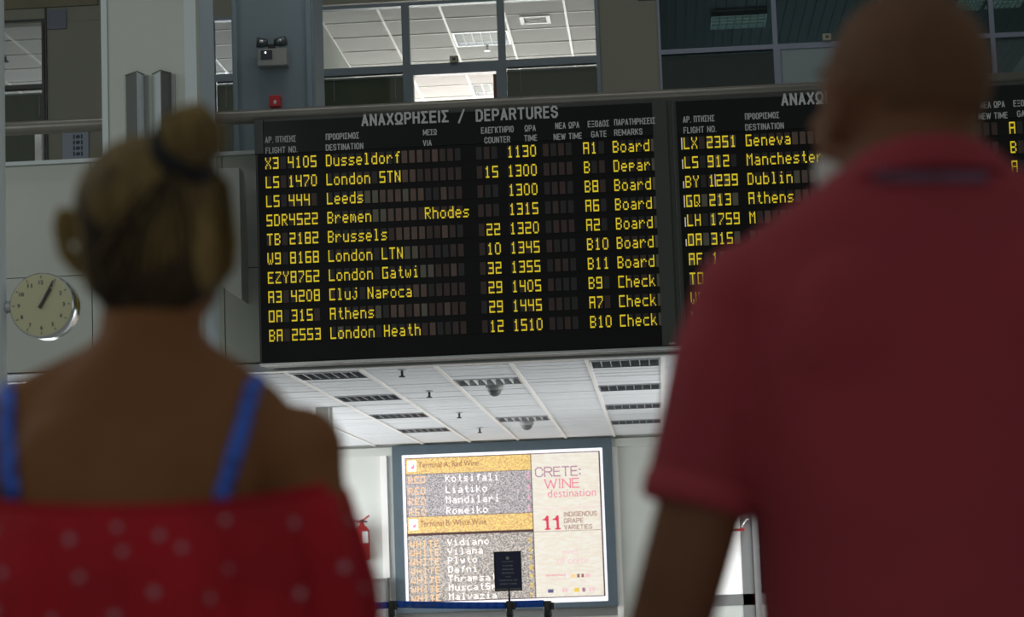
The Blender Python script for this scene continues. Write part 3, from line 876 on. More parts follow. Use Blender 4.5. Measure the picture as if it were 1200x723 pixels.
# ------------------------------------------------------------------ clock on a white post
CY = 12.0
c = PY(48.5, 357.5, CY); R_ = .176
px_ = PY(3.5, 300, CY).x
tag(MB().tube([(px_ - .075, 12.07, 0), (px_ - .075, 12.07, 7.95)], .07, 28).build('trim_16', M['column_trim'], None, True), kind='structure')
t = empty('hanging_clock', (c.x, CY, c.z), 'round cream-faced clock showing five past one on a bracket at the left edge', 'clock')
def disc(mb, c, r0, y0, r1, y1, seg=48, cap=True, mi=0):
    mb.tube([(c.x, y0, c.z), (c.x, y1, c.z)], [r0, r1], seg, mi, cap)
m = MB(); m.tube([(c.x, CY, c.z), (c.x, CY + .012, c.z), (c.x, CY + .14, c.z), (c.x, CY + .152, c.z)], [R_ - .004, R_ + .006, R_ + .006, R_ - .004], 56); m.build('case', M['chrome'], t, True)
disc(MB_ := MB(), c, R_ - .003, CY - .004, R_ - .003, CY + .001); MB_.build('dial', M['clock_face'], t)
m = MB()
for k in range(12):
    a_ = 2 * PI * k / 12
    dx, dz = math.sin(a_), math.cos(a_)
    q = Vector((c.x + dx * R_ * .93, 0, c.z + dz * R_ * .93)); q2 = Vector((c.x + dx * R_ * .85, 0, c.z + dz * R_ * .85))
    wv = Vector((dz, 0, -dx)) * .002
    m.quad([(q.x - wv.x, CY - .006, q.z - wv.z), (q.x + wv.x, CY - .006, q.z + wv.z), (q2.x + wv.x, CY - .006, q2.z + wv.z), (q2.x - wv.x, CY - .006, q2.z - wv.z)])
m.build('minute_mark', M['ink'], t)
for k in range(1, 13):
    a_ = 2 * PI * k / 12
    s = str(k); wd = .013 if len(s) == 1 else .026
    m = MB(); add_text(m, s, c.x + math.sin(a_) * R_ * .72 - wd / 2, c.z + math.cos(a_) * R_ * .72 - .011, wd if s != '1' else .007, .022, CY - .006, .02)
    m.build('numeral', M['ink'], t)
def hand(ang, ln, wd, back, nm, y):
    d = Vector((math.sin(ang), 0, math.cos(ang))); n_ = Vector((d.z, 0, -d.x))
    o_ = Vector((c.x, y, c.z))
    m = MB(); m.quad([tuple(o_ - d * back - n_ * wd), tuple(o_ + d * ln - n_ * wd * .7), tuple(o_ + d * ln + n_ * wd * .7), tuple(o_ - d * back + n_ * wd)])
    ob = m.build(nm, M['rubber'], t)
    md = ob.modifiers.new('s', 'SOLIDIFY'); md.thickness = .002
    return ob
hand(math.radians(32.5), .105, .009, .02, 'hour_hand', CY - .010)
hand(math.radians(28), .150, .006, .02, 'minute_hand', CY - .014)
m = MB(); m.tube([(px_ - .02, CY + .075, c.z + .005), (c.x - R_ + .01, CY + .075, c.z + .005)], .034, 14); m.build('bracket_arm', M['lamp_body'], t, True)

# ------------------------------------------------------------------ wine poster light box
PYY = FY - .10
pl, pr = -3.43, -.585; pb, pt = .75, 2.915
# recomputed at its own plane
q = [PY(458, 520, PYY), PY(716, 511, PYY), PY(725, 712, PYY), PY(466, 717, PYY)]
pl = (q[0].x + q[3].x) / 2; pr = (q[1].x + q[2].x) / 2; pt = min(CZ - .02, (q[0].z + q[1].z) / 2); pb = (q[2].z + q[3].z) / 2
t = empty('poster_light_box', ((pl + pr) / 2, FY, pb), 'backlit wine poster in a slate blue frame on the far wall', 'poster')
iw = .125
m = MB()
m.box(pl, pr, PYY - .02, FY, pt - iw, pt).box(pl, pr, PYY - .02, FY, pb, pb + .07)
m.box(pl, pl + iw, PYY - .02, FY, pb + .07, pt - iw).box(pr - iw, pr, PYY - .02, FY, pb + .07, pt - iw)
m.build('outer_frame', M['poster_frame'], t)
xa_, xb_, za_, zb_ = pl + iw, pr - iw, pb + .07, pt - iw
B('backlit_panel', M['poster_white'], (xa_, xb_, PYY, PYY + .03, za_, zb_), t)


def noise_emit(name, c1, c2, sx, sz, strength=1.0, lo=.42, hi=.58, rough=.5):
    m = bpy.data.materials.new(name); m.use_nodes = True
    nt = m.node_tree; b = nt.nodes['Principled BSDF']
    tc = nt.nodes.new('ShaderNodeTexCoord'); mp = nt.nodes.new('ShaderNodeMapping')
    mp.inputs['Scale'].default_value = (sx, 1, sz)
    n = nt.nodes.new('ShaderNodeTexNoise'); n.inputs['Scale'].default_value = 1; n.inputs['Detail'].default_value = 3; n.inputs['Roughness'].default_value = .7
    r = nt.nodes.new('ShaderNodeValToRGB'); r.color_ramp.elements[0].position = lo; r.color_ramp.elements[1].position = hi
    r.color_ramp.elements[0].color = (*lin(c1), 1); r.color_ramp.elements[1].color = (*lin(c2), 1)
    nt.links.new(tc.outputs['Object'], mp.inputs['Vector']); nt.links.new(mp.outputs[0], n.inputs['Vector'])
    nt.links.new(n.outputs['Fac'], r.inputs[0])
    b.inputs['Base Color'].default_value = (.2, .2, .2, 1)
    nt.links.new(r.outputs[0], b.inputs['Emission Color']); b.inputs['Emission Strength'].default_value = strength
    return m


ME = {}
ME['grey'] = noise_emit('print_speckle', (45, 38, 45), (226, 214, 218), 50, 84, .85, .43, .57)
ME['grey2'] = noise_emit('print_speckle_warm', (45, 32, 36), (230, 216, 204), 48, 80, .85, .43, .57)
ME['yellow'] = noise_emit('print_yellow', (206, 140, 50), (255, 226, 115), 44, 70, .95)
ME['dark'] = mat('print_dark_line', (.05, .03, .03), .5, emit=lin((70, 35, 35)), estr=.8)
ME['cream'] = noise_emit('print_cream', (238, 226, 206), (246, 240, 226), 8, 40, .86)
ME['white_t'] = mat('print_white', (.8, .8, .8), .5, emit=lin((255, 242, 238)), estr=.95)
ME['orange_t'] = mat('print_orange', (.6, .4, .2), .5, emit=lin((246, 186, 128)), estr=.9)
ME['plum_t'] = mat('print_plum', (.3, .1, .2), .5, emit=lin((140, 95, 125)), estr=.9)
ME['red_t'] = mat('print_red', (.5, .1, .2), .5, emit=lin((206, 90, 120)), estr=.9)
ME['dred_t'] = mat('print_crimson', (.5, .05, .1), .5, emit=lin((190, 30, 60)), estr=.9)
ME['pink_t'] = mat('print_pink', (.5, .3, .4), .5, emit=lin((214, 130, 170)), estr=.9)
ME['pale_t'] = mat('print_pale_rose', (.5, .3, .4), .5, emit=lin((226, 180, 180)), estr=.85)
ME['hdr_t'] = mat('print_brown', (.2, .1, .1), .5, emit=lin((140, 85, 60)), estr=.85)
ME['gold'] = mat('print_gold', (.5, .4, .1), .5, emit=lin((220, 180, 60)), estr=.85)
ME['navy_t'] = mat('print_navy', (.1, .1, .2), .5, emit=lin((70, 70, 110)), estr=.85)

yS = PYY - .002
def U(px): return xa_ + (px - 470.5) / (709.5 - 470.5) * (xb_ - xa_)
def V(py, ):  # rows measured at the poster's left edge (inner top 531, bottom 706)
    return zb_ - (py - 531) / (708 - 531) * (zb_ - za_)
def prect(nm, m_, x0, x1, y0, y1, dy=0, parent=None):
    return B(nm, m_, (U(x0), U(x1), yS - .002 - dy, yS - dy, V(y1), V(y0)), parent or t)
prect('print_border', ME['dark'], 474, 706.5, 534.5, 702.5)
L0, L1_, L2_ = 475, 624.5, 704.8
prect('yellow_band', ME['yellow'], L0, L1_ - .6, 535.5, 553.5, .002)
prect('speckled_field', ME['grey'], L0, L1_ - .6, 554, 603, .002)
prect('yellow_band', ME['yellow'], L0, L1_ - .6, 603.5, 622.5, .002)
prect('speckled_field', ME['grey2'], L0, L1_ - .6, 625.5, 701.5, .002)
prect('cream_field', ME['cream'], L1_ + .4, L2_, 535.5, 701.5, .002)
prect('fold_line', ME['hdr_t'], L1_ + .4, 706, 625.6, 626.1, .004)
for y in (537.5, 606):
    prect('icon', ME['white_t'], 477, 487.5, y, y + 12.5, .004)
    m = MB(); add_text(m, '✈', U(478.5), V(y + 10), U(486) - U(478.5), .09, yS - .0065, 0); m.build('plane_symbol', ME['red_t'], t)
def pstroke(nm, s, x0, x1, ybase, hgt, m_, wt=.1, serif=.08):
    m = MB(); stroke_text(m, s, U(x0), V(ybase), U(x1) - U(x0), hgt / 177 * (zb_ - za_), yS - .0065, wt, serif); m.build(nm, m_, t)
def ptext(nm, s, x0, x1, ybase, hgt, m_, bold=.01):
    m = MB(); add_text(m, s, U(x0), V(ybase), U(x1) - U(x0), hgt / 177 * (zb_ - za_), yS - .0065, bold); m.build(nm, m_, t)
ptext('band_heading', 'Terminal A: Red Wine', 490, 562, 546.5, 7, ME['hdr_t'], .005)
ptext('band_heading', 'Terminal B: White Wine', 490, 569, 615, 7, ME['hdr_t'], .005)
chw = (U(600) - U(520)) / 11.0
def dots(nm, s, x0, ybase, m_, pitch=None, h=8.2):
    hh = h / 177 * (zb_ - za_); pitch = pitch or chw
    for k_, ch_ in enumerate(s): char_object(ch_, U(x0) + k_ * pitch, V(ybase) + hh / 2, yS - .005, m_, t, hh, pitch * .74)
for k, (n_, dy) in enumerate((('Kotsifali', 564), ('Liatiko', 577), ('Mandilari', 589), ('Romeiko', 601.5))):
    dots('wine_colour', 'RED', 477.5, dy + .5, ME['orange_t'], chw * 1.02)
    dots('grape_name', n_, 522, dy, ME['white_t'])
    ptext('terminal_number', str(k + 2), 618, 622, dy, 7, ME['pink_t'], 0)
for k, n_ in enumerate(('Vidiano', 'Vilana', 'Plyto', 'Dafni', 'Thrapsathiri', 'MuscatSpinas', 'Malvazia')):
    dy = 638 + k * 10.45
    dots('wine_colour', 'WHITE', 477.5, dy + .8, ME['orange_t'], chw * 1.0, 7.6)
    dots('grape_name', n_[:12], 522, dy, ME['white_t'], None, 7.6)
    ptext('terminal_number', str(k + 5), 618, 622, dy, 6, ME['gold'])
pstroke('crete_title', 'CRETE:', 629, 683, 562.5, 11.5, ME['plum_t'])
pstroke('wine_title', 'WINE', 639.5, 681, 576.5, 11.5, ME['red_t'])
ptext('destination_title', 'destination', 643, 700, 586.5, 9, ME['red_t'], -.008)
ptext('small_line', 'Discover a unique terroir of Crete', 636, 699, 601.5, 3, ME['pale_t'], 0)
pstroke('eleven', '11', 637, 658, 624.5, 17, ME['dred_t'], .17, .16)
for s, y, x1 in (('INDIGENOUS', 609.5, 700), ('GRAPE', 617, 684), ('VARIETIES', 624.5, 694)):
    pstroke('varieties_line', s, 661, x1, y, 5.5, ME['hdr_t'], .13, .06)
ptext('faint_script', 'wines', 657, 676, 653, 7, ME['pale_t'], -.01)
ptext('faint_script', 'of crete', 651, 688, 664, 8, ME['pale_t'], -.01)
ptext('web_line', 'www.winesofcrete.gr', 637, 661, 678.5, 4, ME['red_t'], 0)
ptext('web_line', 'the wines of crete', 637, 661, 681.5, 2, ME['pale_t'], 0)
for x0, x1, mm in ((667, 672, 'orange_t'), (674, 677, 'hdr_t'), (679, 682, 'hdr_t'), (684, 689, 'pale_t')):
    prect('small_logo', ME[mm], x0, x1, 676, 680, .005)
prect('small_logo', ME['navy_t'], 639, 645.5, 692.5, 696.5, .005)
for x0, x1, mm in ((656, 658.5, 'pale_t'), (659.5, 662, 'pale_t'), (670, 676, 'gold'), (679.5, 683, 'plum_t'), (688, 690, 'pale_t'), (691.5, 694, 'pale_t')):
    prect('small_logo', ME[mm], x0, x1, 692, 696.5, .005)

# wall band below the poster
tag(B('trim_18', M['grey_box'], (pl - .02, pr + .05, FY - .03, FY, pb - .12, pb - .005)), kind='structure')

# ------------------------------------------------------------------ stanchions, belts and sign
SYY = 18.6
def stanchion(px_, label, w_=.062, z1=None, clip=True):
    p = PY(px_, 704, SYY)
    top = p.z if z1 is None else z1
    t = empty('stanchion', (p.x, SYY, 0), label, 'stanchion', 'belt barrier posts')
    MB().rings([(p.x, SYY, 0, .14, .14), (p.x, SYY, .02, .14, .14), (p.x, SYY, .035, .09, .09), (p.x, SYY, .045, .04, .04)], 28).build('base', M['stanchion'], t, True)
    MB().tube([(p.x, SYY, .03), (p.x, SYY, top - .12)], w_ * .42, 16).build('pole', M['stanchion'], t, True)
    MB().tube([(p.x, SYY, top - .13), (p.x, SYY, top - .005), (p.x, SYY, top)], [w_ / 2, w_ / 2, w_ / 2 - .006], 20).build('belt_head', M['rubber'], t, True)
    if clip:
        B('belt_clip', M['rubber'], (p.x + w_ / 2 - .005, p.x + w_ / 2 + .022, SYY - .025, SYY + .025, top - .075, top - .015), t, bevel=.004)
    return t, p, top
s1, pA, tA = stanchion(458.5, 'belt stanchion left of the wine poster, beside the grey cabinet')
s2, pB, tB = stanchion(597, 'middle belt stanchion, directly under the navy sign')
s3, pC, tC = stanchion(641.5, 'rightmost belt stanchion, in front of the cream half of the poster', .072)
def belt(x0, z0, x1, z1, lab, sag):
    m = MB(); n = 12
    for k in range(n):
        a0 = k / n; a1 = (k + 1) / n
        za = z0 + (z1 - z0) * a0 - sag * 4 * a0 * (1 - a0); zb = z0 + (z1 - z0) * a1 - sag * 4 * a1 * (1 - a1)
        xx0 = x0 + (x1 - x0) * a0; xx1 = x0 + (x1 - x0) * a1
        m.quad([(xx0, SYY, za - .028), (xx1, SYY, zb - .028), (xx1, SYY, zb + .028), (xx0, SYY, za + .028)])
    o = m.build('barrier_belt', M['belt'], None, True)
    tag(o, lab, 'belt', 'blue barrier belts')
    md = o.modifiers.new('s', 'SOLIDIFY'); md.thickness = .002
    return o
def bz(px, py): return PY(px, py, SYY).z
b1 = belt(pA.x + .03, bz(463, 708), pB.x - .03, bz(592, 709.5), 'long blue belt stretched across the foot of the wine poster to the middle post', .004)
belt(pB.x + .03, bz(602, 708), pC.x - .03, bz(637, 707), 'short blue belt between the middle post and the rightmost post', .001)
belt(pA.x - .9, bz(350, 712), pA.x - .03, bz(455, 709), 'blue belt running from the left post behind the woman', .01)
m = MB()
add_text(m, 'AIA  HERAKLION', pA.x + .12, bz(480, 711.5), .25, .018, SYY - .003, 0)
# lettering on the belt is worn and faint
m.build('belt_lettering', M['paper_dark'], b1)
# navy sign on its pole
SG = SYY - .05
q0, q1 = PY(580, 693, SG), PY(611, 645.5, SG)
t = empty('sign_stand', (pB.x, SYY, tB), 'navy notice in a black frame on a thin pole topping the middle stanchion', 'sign')
MB().tube([(pB.x, SYY, tB), (pB.x, SYY, PY(597, 688, SYY).z)], .009, 10).build('pole', M['rubber'], t, True)
yq = SYY
q0, q1 = PY(580, 693, yq), PY(610.5, 645.5, yq)
m = MB(); fw = .010
m.box(q0.x, q1.x, yq - .012, yq + .012, q1.z - fw, q1.z).box(q0.x, q1.x, yq - .012, yq + .012, q0.z, q0.z + fw)
m.box(q0.x, q0.x + fw, yq - .012, yq + .012, q0.z + fw, q1.z - fw).box(q1.x - fw, q1.x, yq - .012, yq + .012, q0.z + fw, q1.z - fw)
m.build('sign_frame', M['rubber'], t)
B('sign_face', M['navy'], (q0.x + fw, q1.x - fw, yq - .004, yq + .004, q0.z + fw, q1.z - fw), t)
B('lower_strip', M['stanchion'], (q0.x + fw, q1.x - fw, yq - .006, yq - .004, q0.z + fw, q0.z + fw + .012), t)
mxs = (q0.x + q1.x) / 2; sh = q1.z - q0.z; sw = q1.x - q0.x
m = MB(); m.tube([(mxs, yq - .004, q1.z - sh * .17), (mxs, yq - .006, q1.z - sh * .17)], .014, 16); m.build('crest', M['beige'], t)
for k, (s, f_, wd, hh) in enumerate((('HELLENIC REPUBLIC', .27, .42, .008), ('PLEASE', .38, .36, .012), ('PREPARE', .475, .40, .012), ('BOARDING', .565, .44, .012), ('AND', .655, .2, .01), ('PASSPORTS FOR', .75, .66, .012), ('SECURITY CHECK', .84, .62, .012))):
    m = MB(); stroke_text(m, s, mxs - sw * wd / 2, q1.z - sh * f_, sw * wd, hh, yq - .0065, .16)
    m.build('sign_line', M['lamp_body'], t)

# grey cabinet and fire extinguisher on the far wall, left of the poster
gb = PY(433, 680, FY - .3); gb2 = PY(454, 680, FY - .3)
t = empty('low_cabinet', ((gb.x + gb2.x) / 2 - .3, FY - .2, 0), 'low dark grey cabinet against the far wall left of the poster', 'cabinet')
B('cabinet_body', M['grey_box'], (gb.x - .7, gb2.x, FY - .35, FY - .07, .05, gb.z), t, bevel=.01)
B('plinth', M['rubber'], (gb.x - .68, gb2.x - .02, FY - .33, FY - .09, 0, .05), t)
B('cabinet_top', M['grey_box'], (gb.x - .72, gb2.x + .01, FY - .37, FY - .065, gb.z, gb.z + .02), t)
for s in (0, 1):
    d = B('cabinet_door', M['grey_box'], (gb.x - .68 + s * .46, gb.x - .25 + s * .46, FY - .362, FY - .35, .08, gb.z - .03), t)
    B('handle', M['silver'], (gb.x - .28 + s * .08, gb.x - .27 + s * .08, FY - .375, FY - .362, .5, .62), d)
EY = FY - .14
e0 = PY(425, 652, EY); e1 = PY(425, 617, EY)
t = empty('fire_extinguisher', (e0.x, EY, e0.z), 'red fire extinguisher hung on the far wall beside the woman\'s sleeve', 'fire extinguisher')
MB().rings([(e0.x, EY, e0.z - .05, .08, .08), (e0.x, EY, e0.z - .03, .095, .095), (e0.x, EY, e1.z - .05, .095, .095), (e0.x, EY, e1.z - .01, .07, .07), (e0.x, EY, e1.z + .02, .03, .03), (e0.x, EY, e1.z + .05, .03, .03)], 24).build('cylinder', M['red'], t, True)
B('instruction_label', M['white'], (e0.x + .01, e0.x + .085, EY - .1, EY - .06, e0.z + .17, e0.z + .32), t)
MB().tube([(e0.x, EY, e1.z + .05), (e0.x, EY, e1.z + .09)], .022, 10).build('valve', M['rubber'], t)
MB().tube([(e0.x - .07, EY, e1.z + .055), (e0.x + .03, EY, e1.z + .09), (e0.x + .1, EY, e1.z + .14)], .012, 8).build('handle', M['red'], t, True)
MB().tube([(e0.x - .01, EY, e1.z + .07), (e0.x + .07, EY, e1.z + .06)], .010, 8).build('handle', M['rubber'], t, True)
MB().tube([(e0.x - .02, EY, e1.z + .06), (e0.x - .1, EY, e1.z + .08), (e0.x - .15, EY, e1.z - .02), (e0.x - .13, EY - .02, e1.z - .3)], .012, 8).build('hose', M['rubber'], t, True)
B('wall_hook', M['silver'], (e0.x - .02, e0.x + .02, EY + .06, FY - .0, e1.z - .1, e1.z - .05), t)

# bright glass door on the right, seen between the man's arm and side
DY = 24.0
a = PY(868, 640, DY); zbm = PY(868, 706, DY).z; 
t = empty('door_3', (a.x - .2, DY, 0), kind='structure')
B('pane', M['glow_door'], (a.x - .44, a.x, DY, DY + .03, zbm + .05, 2.6), t)
B('door_stile', M['grey_box'], (a.x - .5, a.x - .44, DY - .03, DY + .05, 0, 2.7), t)
B('door_rail', M['grey_box'], (a.x - .5, a.x + .28, DY - .03, DY + .05, zbm - .03, zbm + .09), t)
B('door_stile', M['grey_box'], (a.x, a.x + .13, DY - .03, DY + .05, 0, 2.7), t, label='dark grey stile')
B('side_stile', M['silver'], (a.x + .13, a.x + .2, DY - .05, DY + .05, 0, 2.7), t)
B('lower_panel', M['far_wall'], (a.x - .5, a.x + .28, DY - .02, DY + .04, 0, zbm - .03), t)
pb_ = PY(858, 621, DY - .08)
MB().tube([(pb_.x - .4, DY - .08, pb_.z), (a.x + .04, DY - .08, pb_.z), (a.x + .04, DY - .03, pb_.z + .01)], .014, 8).build('push_bar', M['red'], t)
MB().tube([(a.x + .02, DY - .06, pb_.z - .02), (a.x + .03, DY - .07, pb_.z + .06), (a.x + .07, DY - .06, pb_.z + .11), (a.x + .1, DY - .05, pb_.z + .11)], .014, 8).build('handle', M['chrome'], t, True)
tag(B('wall_departure_right', M['far_wall'], (a.x + .2, a.x + .3, DY, FY, 0, CZ)), kind='structure')
tag(B('wall_departure_front', M['far_wall'], (a.x + .2, 4.4, DY, DY + .1, 0, CZ)), kind='structure')


# ------------------------------------------------------------------ people
def finish(name, mb, m, parent, voxel=.007, smooth=6, adapt=None, post=None):
    """turn overlapping closed shapes into one continuous surface"""
    o = mb.build(name + '_raw', m)
    md = o.modifiers.new('r', 'REMESH'); md.mode = 'VOXEL'; md.voxel_size = voxel; md.use_smooth_shade = True
    s = o.modifiers.new('s', 'SMOOTH'); s.factor = .5; s.iterations = smooth
    dg = bpy.context.evaluated_depsgraph_get(); dg.update()
    me = bpy.data.meshes.new_from_object(o.evaluated_get(dg))
    me.name = name
    bpy.data.objects.remove(o)
    if post:
        for v in me.vertices: v.co = post(v.co)
    ob = bpy.data.objects.new(name, me); COL.objects.link(ob)
    me.materials.clear(); me.materials.append(m)
    me.polygons.foreach_set('use_smooth', [True] * len(me.polygons))
    ob.parent = parent; ob.matrix_parent_inverse = Matrix.Translation(parent.location).inverted()
    return ob


def head_shapes(mb, T, k=1.0, female=False):
    """head with its face towards local +Y, centre between the ears"""
    jw = .048 if female else .056
    mb.ball((0, -.012, .035), (.075 * k, .093 if not female else .088, .088 if not female else .077), T, 28, 18)
    mb.ball((0, .018, .015), (.069 * k, .074, .085 if not female else .078), T, 24, 16)
    mb.ball((0, .03, -.045), (jw + .008, .058, .062), T, 24, 16)
    mb.ball((0, .058, -.088), (.03 if female else .036, .026, .024), T)
    mb.ball((0, .082, .028), (.048, .016, .014), T)          # brow
    mb.ball((0, .098, -.018), (.0125, .016, .022), T)         # nose
    mb.ball((0, .092, .006), (.008, .012, .024), T)
    for s in (-1, 1):
        mb.ball((s * .038, .072, -.028), (.018, .018, .016), T)
        mb.ball((s * .011, .095, -.03), (.007, .009, .007), T)
    mb.ball((0, .084, -.058), (.021, .012, .006), T)
    mb.ball((0, .083, -.069), (.018, .012, .006), T)


def ear_shape(mb, s, T, r=.071):
    n = 10
    pts = []
    for i in range(n + 1):
        a_ = -1.9 + i / n * 4.4
        pts.append(T @ Vector((s * (r + .012 + .004 * math.sin(a_)), -.008 + .017 * -math.cos(a_ - .2), -.004 + .03 * math.sin(a_))))
    mb.tube(pts, .0055, 8)
    mb.ball((s * (r + .007), -.007, -.004), (.009, .018, .029), T)
    mb.ball((s * (r + .006), .002, -.033), (.006, .009, .010), T)


def face_details(T, parent, eye_col, lip):
    for s in (-1, 1):
        e = MB().ball((s * .031, .079, .004), (.0125, .0125, .0115), T, 16, 10).build('eye', M['eye_white'], parent, True)
        MB().ball((s * .031, .0885, .004), (.0055, .0035, .0055), T, 12, 8).build('iris', eye_col, e, True)
        MB().tube([T @ Vector((s * .014, .094, .026)), T @ Vector((s * .032, .095, .031)), T @ Vector((s * .05, .083, .026))], [.002, .0035, .0015], 8).build('eyebrow', M['brow'], parent, True)
    MB().tube([T @ Vector((-.02, .088, -.062)), T @ Vector((0, .0965, -.061)), T @ Vector((.02, .088, -.062))], [.002, .0045, .002], 8).build('lips', lip, parent, True)


def arm_hand(mb, sh, el, wr, r0, r1, r2, side, up=0, hand_scale=1.0, fwd=Vector((0, 1, 0))):
    sh, el, wr = Vector(sh), Vector(el), Vector(wr)
    mb.tube([sh, sh.lerp(el, .35), el, el.lerp(wr, .3), wr], [r0, r0 * .93, r1, r1 * 1.0, r2], 16)
    mb.ball(sh, r0 * 1.08); mb.ball(el, r1 * 1.02)
    d = (wr - el).normalized()
    # palm: flat, thumb side forward
    pl_ = .085 * hand_scale
    mid = wr + d * pl_ * .55
    lat = (fwd - d * fwd.dot(d)).normalized()            # across the palm (thumb side)
    nrm = d.cross(lat).normalized()
    if nrm.x * side > 0: nrm = -nrm                      # palm looks to the body
    Rm = Matrix((lat, nrm, d)).transposed().to_4x4(); Rm.translation = mid
    mb.ball((0, 0, 0), (.040 * hand_scale, .015 * hand_scale, .052 * hand_scale), Rm, 18, 12)
    mb.tube([wr - d * .01, wr + d * .03], [r2, r2 * .85], 12)
    for k, (off, ln) in enumerate(((.029, .068), (.010, .076), (-.010, .070), (-.028, .055))):
        b0 = wr + d * (pl_ * .82) + lat * off * hand_scale
        ln *= hand_scale
        b1 = b0 + (d * .95 + nrm * .18).normalized() * ln * .45
        b2 = b1 + (d * .8 + nrm * .55).normalized() * ln * .32
        b3 = b2 + (d * .55 + nrm * .8).normalized() * ln * .25
        mb.tube([b0 - d * .02, b0, b1, b2, b3], [.0085, .0085, .0078, .007, .0058], 10)
    t0 = wr + d * .022 + lat * .022 * hand_scale
    t1 = t0 + (d * .6 + lat * .75).normalized() * .035
    t2 = t1 + (d * .9 + lat * .25 + nrm * .2).normalized() * .03
    mb.tube([t0 - lat * .01, t0, t1, t2], [.012, .012, .009, .007], 10)


def skin(name, base, dark):
    m = mat(name, base, .55, var=.0)
    nt = m.node_tree; b = nt.nodes['Principled BSDF']
    tc = nt.nodes.new('ShaderNodeTexCoord'); n = nt.nodes.new('ShaderNodeTexNoise')
    n.inputs['Scale'].default_value = 9; n.inputs['Detail'].default_value = 5
    r = nt.nodes.new('ShaderNodeValToRGB'); r.color_ramp.elements[0].color = (*dark, 1); r.color_ramp.elements[1].color = (*base, 1)
    r.color_ramp.elements[0].position = .3; r.color_ramp.elements[1].position = .65
    nt.links.new(tc.outputs['Object'], n.inputs['Vector']); nt.links.new(n.outputs['Fac'], r.inputs[0]); nt.links.new(r.outputs[0], b.inputs['Base Color'])
    b.inputs['Specular IOR Level'].default_value = .25; b.inputs['Roughness'].default_value = .7
    b.inputs['Subsurface Weight'].default_value = .04
    b.inputs['Subsurface Radius'].default_value = (.02, .008, .004)
    return m


M['skin_f'] = skin('tanned_skin_woman', (.28, .118, .044), (.235, .098, .038))
M['skin_m'] = skin('tanned_skin_man', (.21, .092, .045), (.165, .07, .034))
M['eye_white'] = mat('eye_white', (.7, .68, .65), .3)
M['iris_a'] = mat('brown_iris', (.06, .03, .015), .2)
M['brow'] = mat('brow_hair', (.08, .05, .03), .8)
M['lip'] = mat('lip', (.3, .09, .08), .5)


def hair_mat(name, c_light, c_dark, sc=(70, 70, 9)):
    m = mat(name, c_light, .7, spec=.2)
    nt = m.node_tree; b = nt.nodes['Principled BSDF']
    tc = nt.nodes.new('ShaderNodeTexCoord'); mp = nt.nodes.new('ShaderNodeMapping'); mp.inputs['Scale'].default_value = sc
    n = nt.nodes.new('ShaderNodeTexNoise'); n.inputs['Scale'].default_value = 1; n.inputs['Detail'].default_value = 4
    n2 = nt.nodes.new('ShaderNodeTexNoise'); n2.inputs['Scale'].default_value = 11; n2.inputs['Detail'].default_value = 2
    mix = nt.nodes.new('ShaderNodeMath'); mix.operation = 'ADD'
    mul = nt.nodes.new('ShaderNodeMath'); mul.operation = 'MULTIPLY'; mul.inputs[1].default_value = .5
    r = nt.nodes.new('ShaderNodeValToRGB'); r.color_ramp.elements[0].position = .38; r.color_ramp.elements[1].position = .62
    r.color_ramp.elements[0].color = (*c_dark, 1); r.color_ramp.elements[1].color = (*c_light, 1)
    nt.links.new(tc.outputs['Object'], mp.inputs[0]); nt.links.new(mp.outputs[0], n.inputs['Vector']); nt.links.new(tc.outputs['Object'], n2.inputs['Vector'])
    nt.links.new(n.outputs['Fac'], mix.inputs[0]); nt.links.new(n2.outputs['Fac'], mix.inputs[1]); nt.links.new(mix.outputs[0], mul.inputs[0])
    nt.links.new(mul.outputs[0], r.inputs[0]); nt.links.new(r.outputs[0], b.inputs['Base Color'])
    bp = nt.nodes.new('ShaderNodeBump'); bp.inputs['Strength'].default_value = .5; bp.inputs['Distance'].default_value = .004
    nt.links.new(n.outputs['Fac'], bp.inputs['Height']); nt.links.new(bp.outputs[0], b.inputs['Normal'])
    return m


M['hair_blond'] = hair_mat('streaked_blond_hair', (.30, .205, .075), (.09, .058, .026))
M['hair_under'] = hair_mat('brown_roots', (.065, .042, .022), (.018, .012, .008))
M['hair_man'] = hair_mat('cropped_brown_hair', (.175, .085, .042), (.125, .06, .032), (200, 200, 200))
M['beard'] = mat('white_beard', (.75, .72, .68), .8, bump=.5, bscale=300)
M['shirt'] = mat('crimson_pique_cotton', (.37, .038, .056), .9, var=.12, scale=5, bump=.25, bscale=420)
M['shirt_hem'] = mat('crimson_rib_knit', (.44, .05, .07), .9, bump=.3, bscale=500)
M['blue_tape'] = mat('faded_blue_tape', (.20, .09, .15), .85, var=.2, scale=30)
M['trouser'] = mat('dark_trousers', (.05, .06, .09), .85, var=.1, scale=8)
M['shoe'] = mat('brown_shoe', (.08, .05, .03), .5)
M['scrunchie'] = mat('black_hair_tie', (.01, .01, .012), .8, bump=.5, bscale=200)


# dress cloth: red with pale stars
def dress_mat():
    m = mat('red_starred_cotton', (.55, .006, .016), .85)
    nt = m.node_tree; b = nt.nodes['Principled BSDF']
    return m


M['dress'] = mat('red_cotton', (.50, .006, .018), .85, var=.25, scale=9)
M['star'] = mat('white_star_print', (.52, .25, .30), .9)


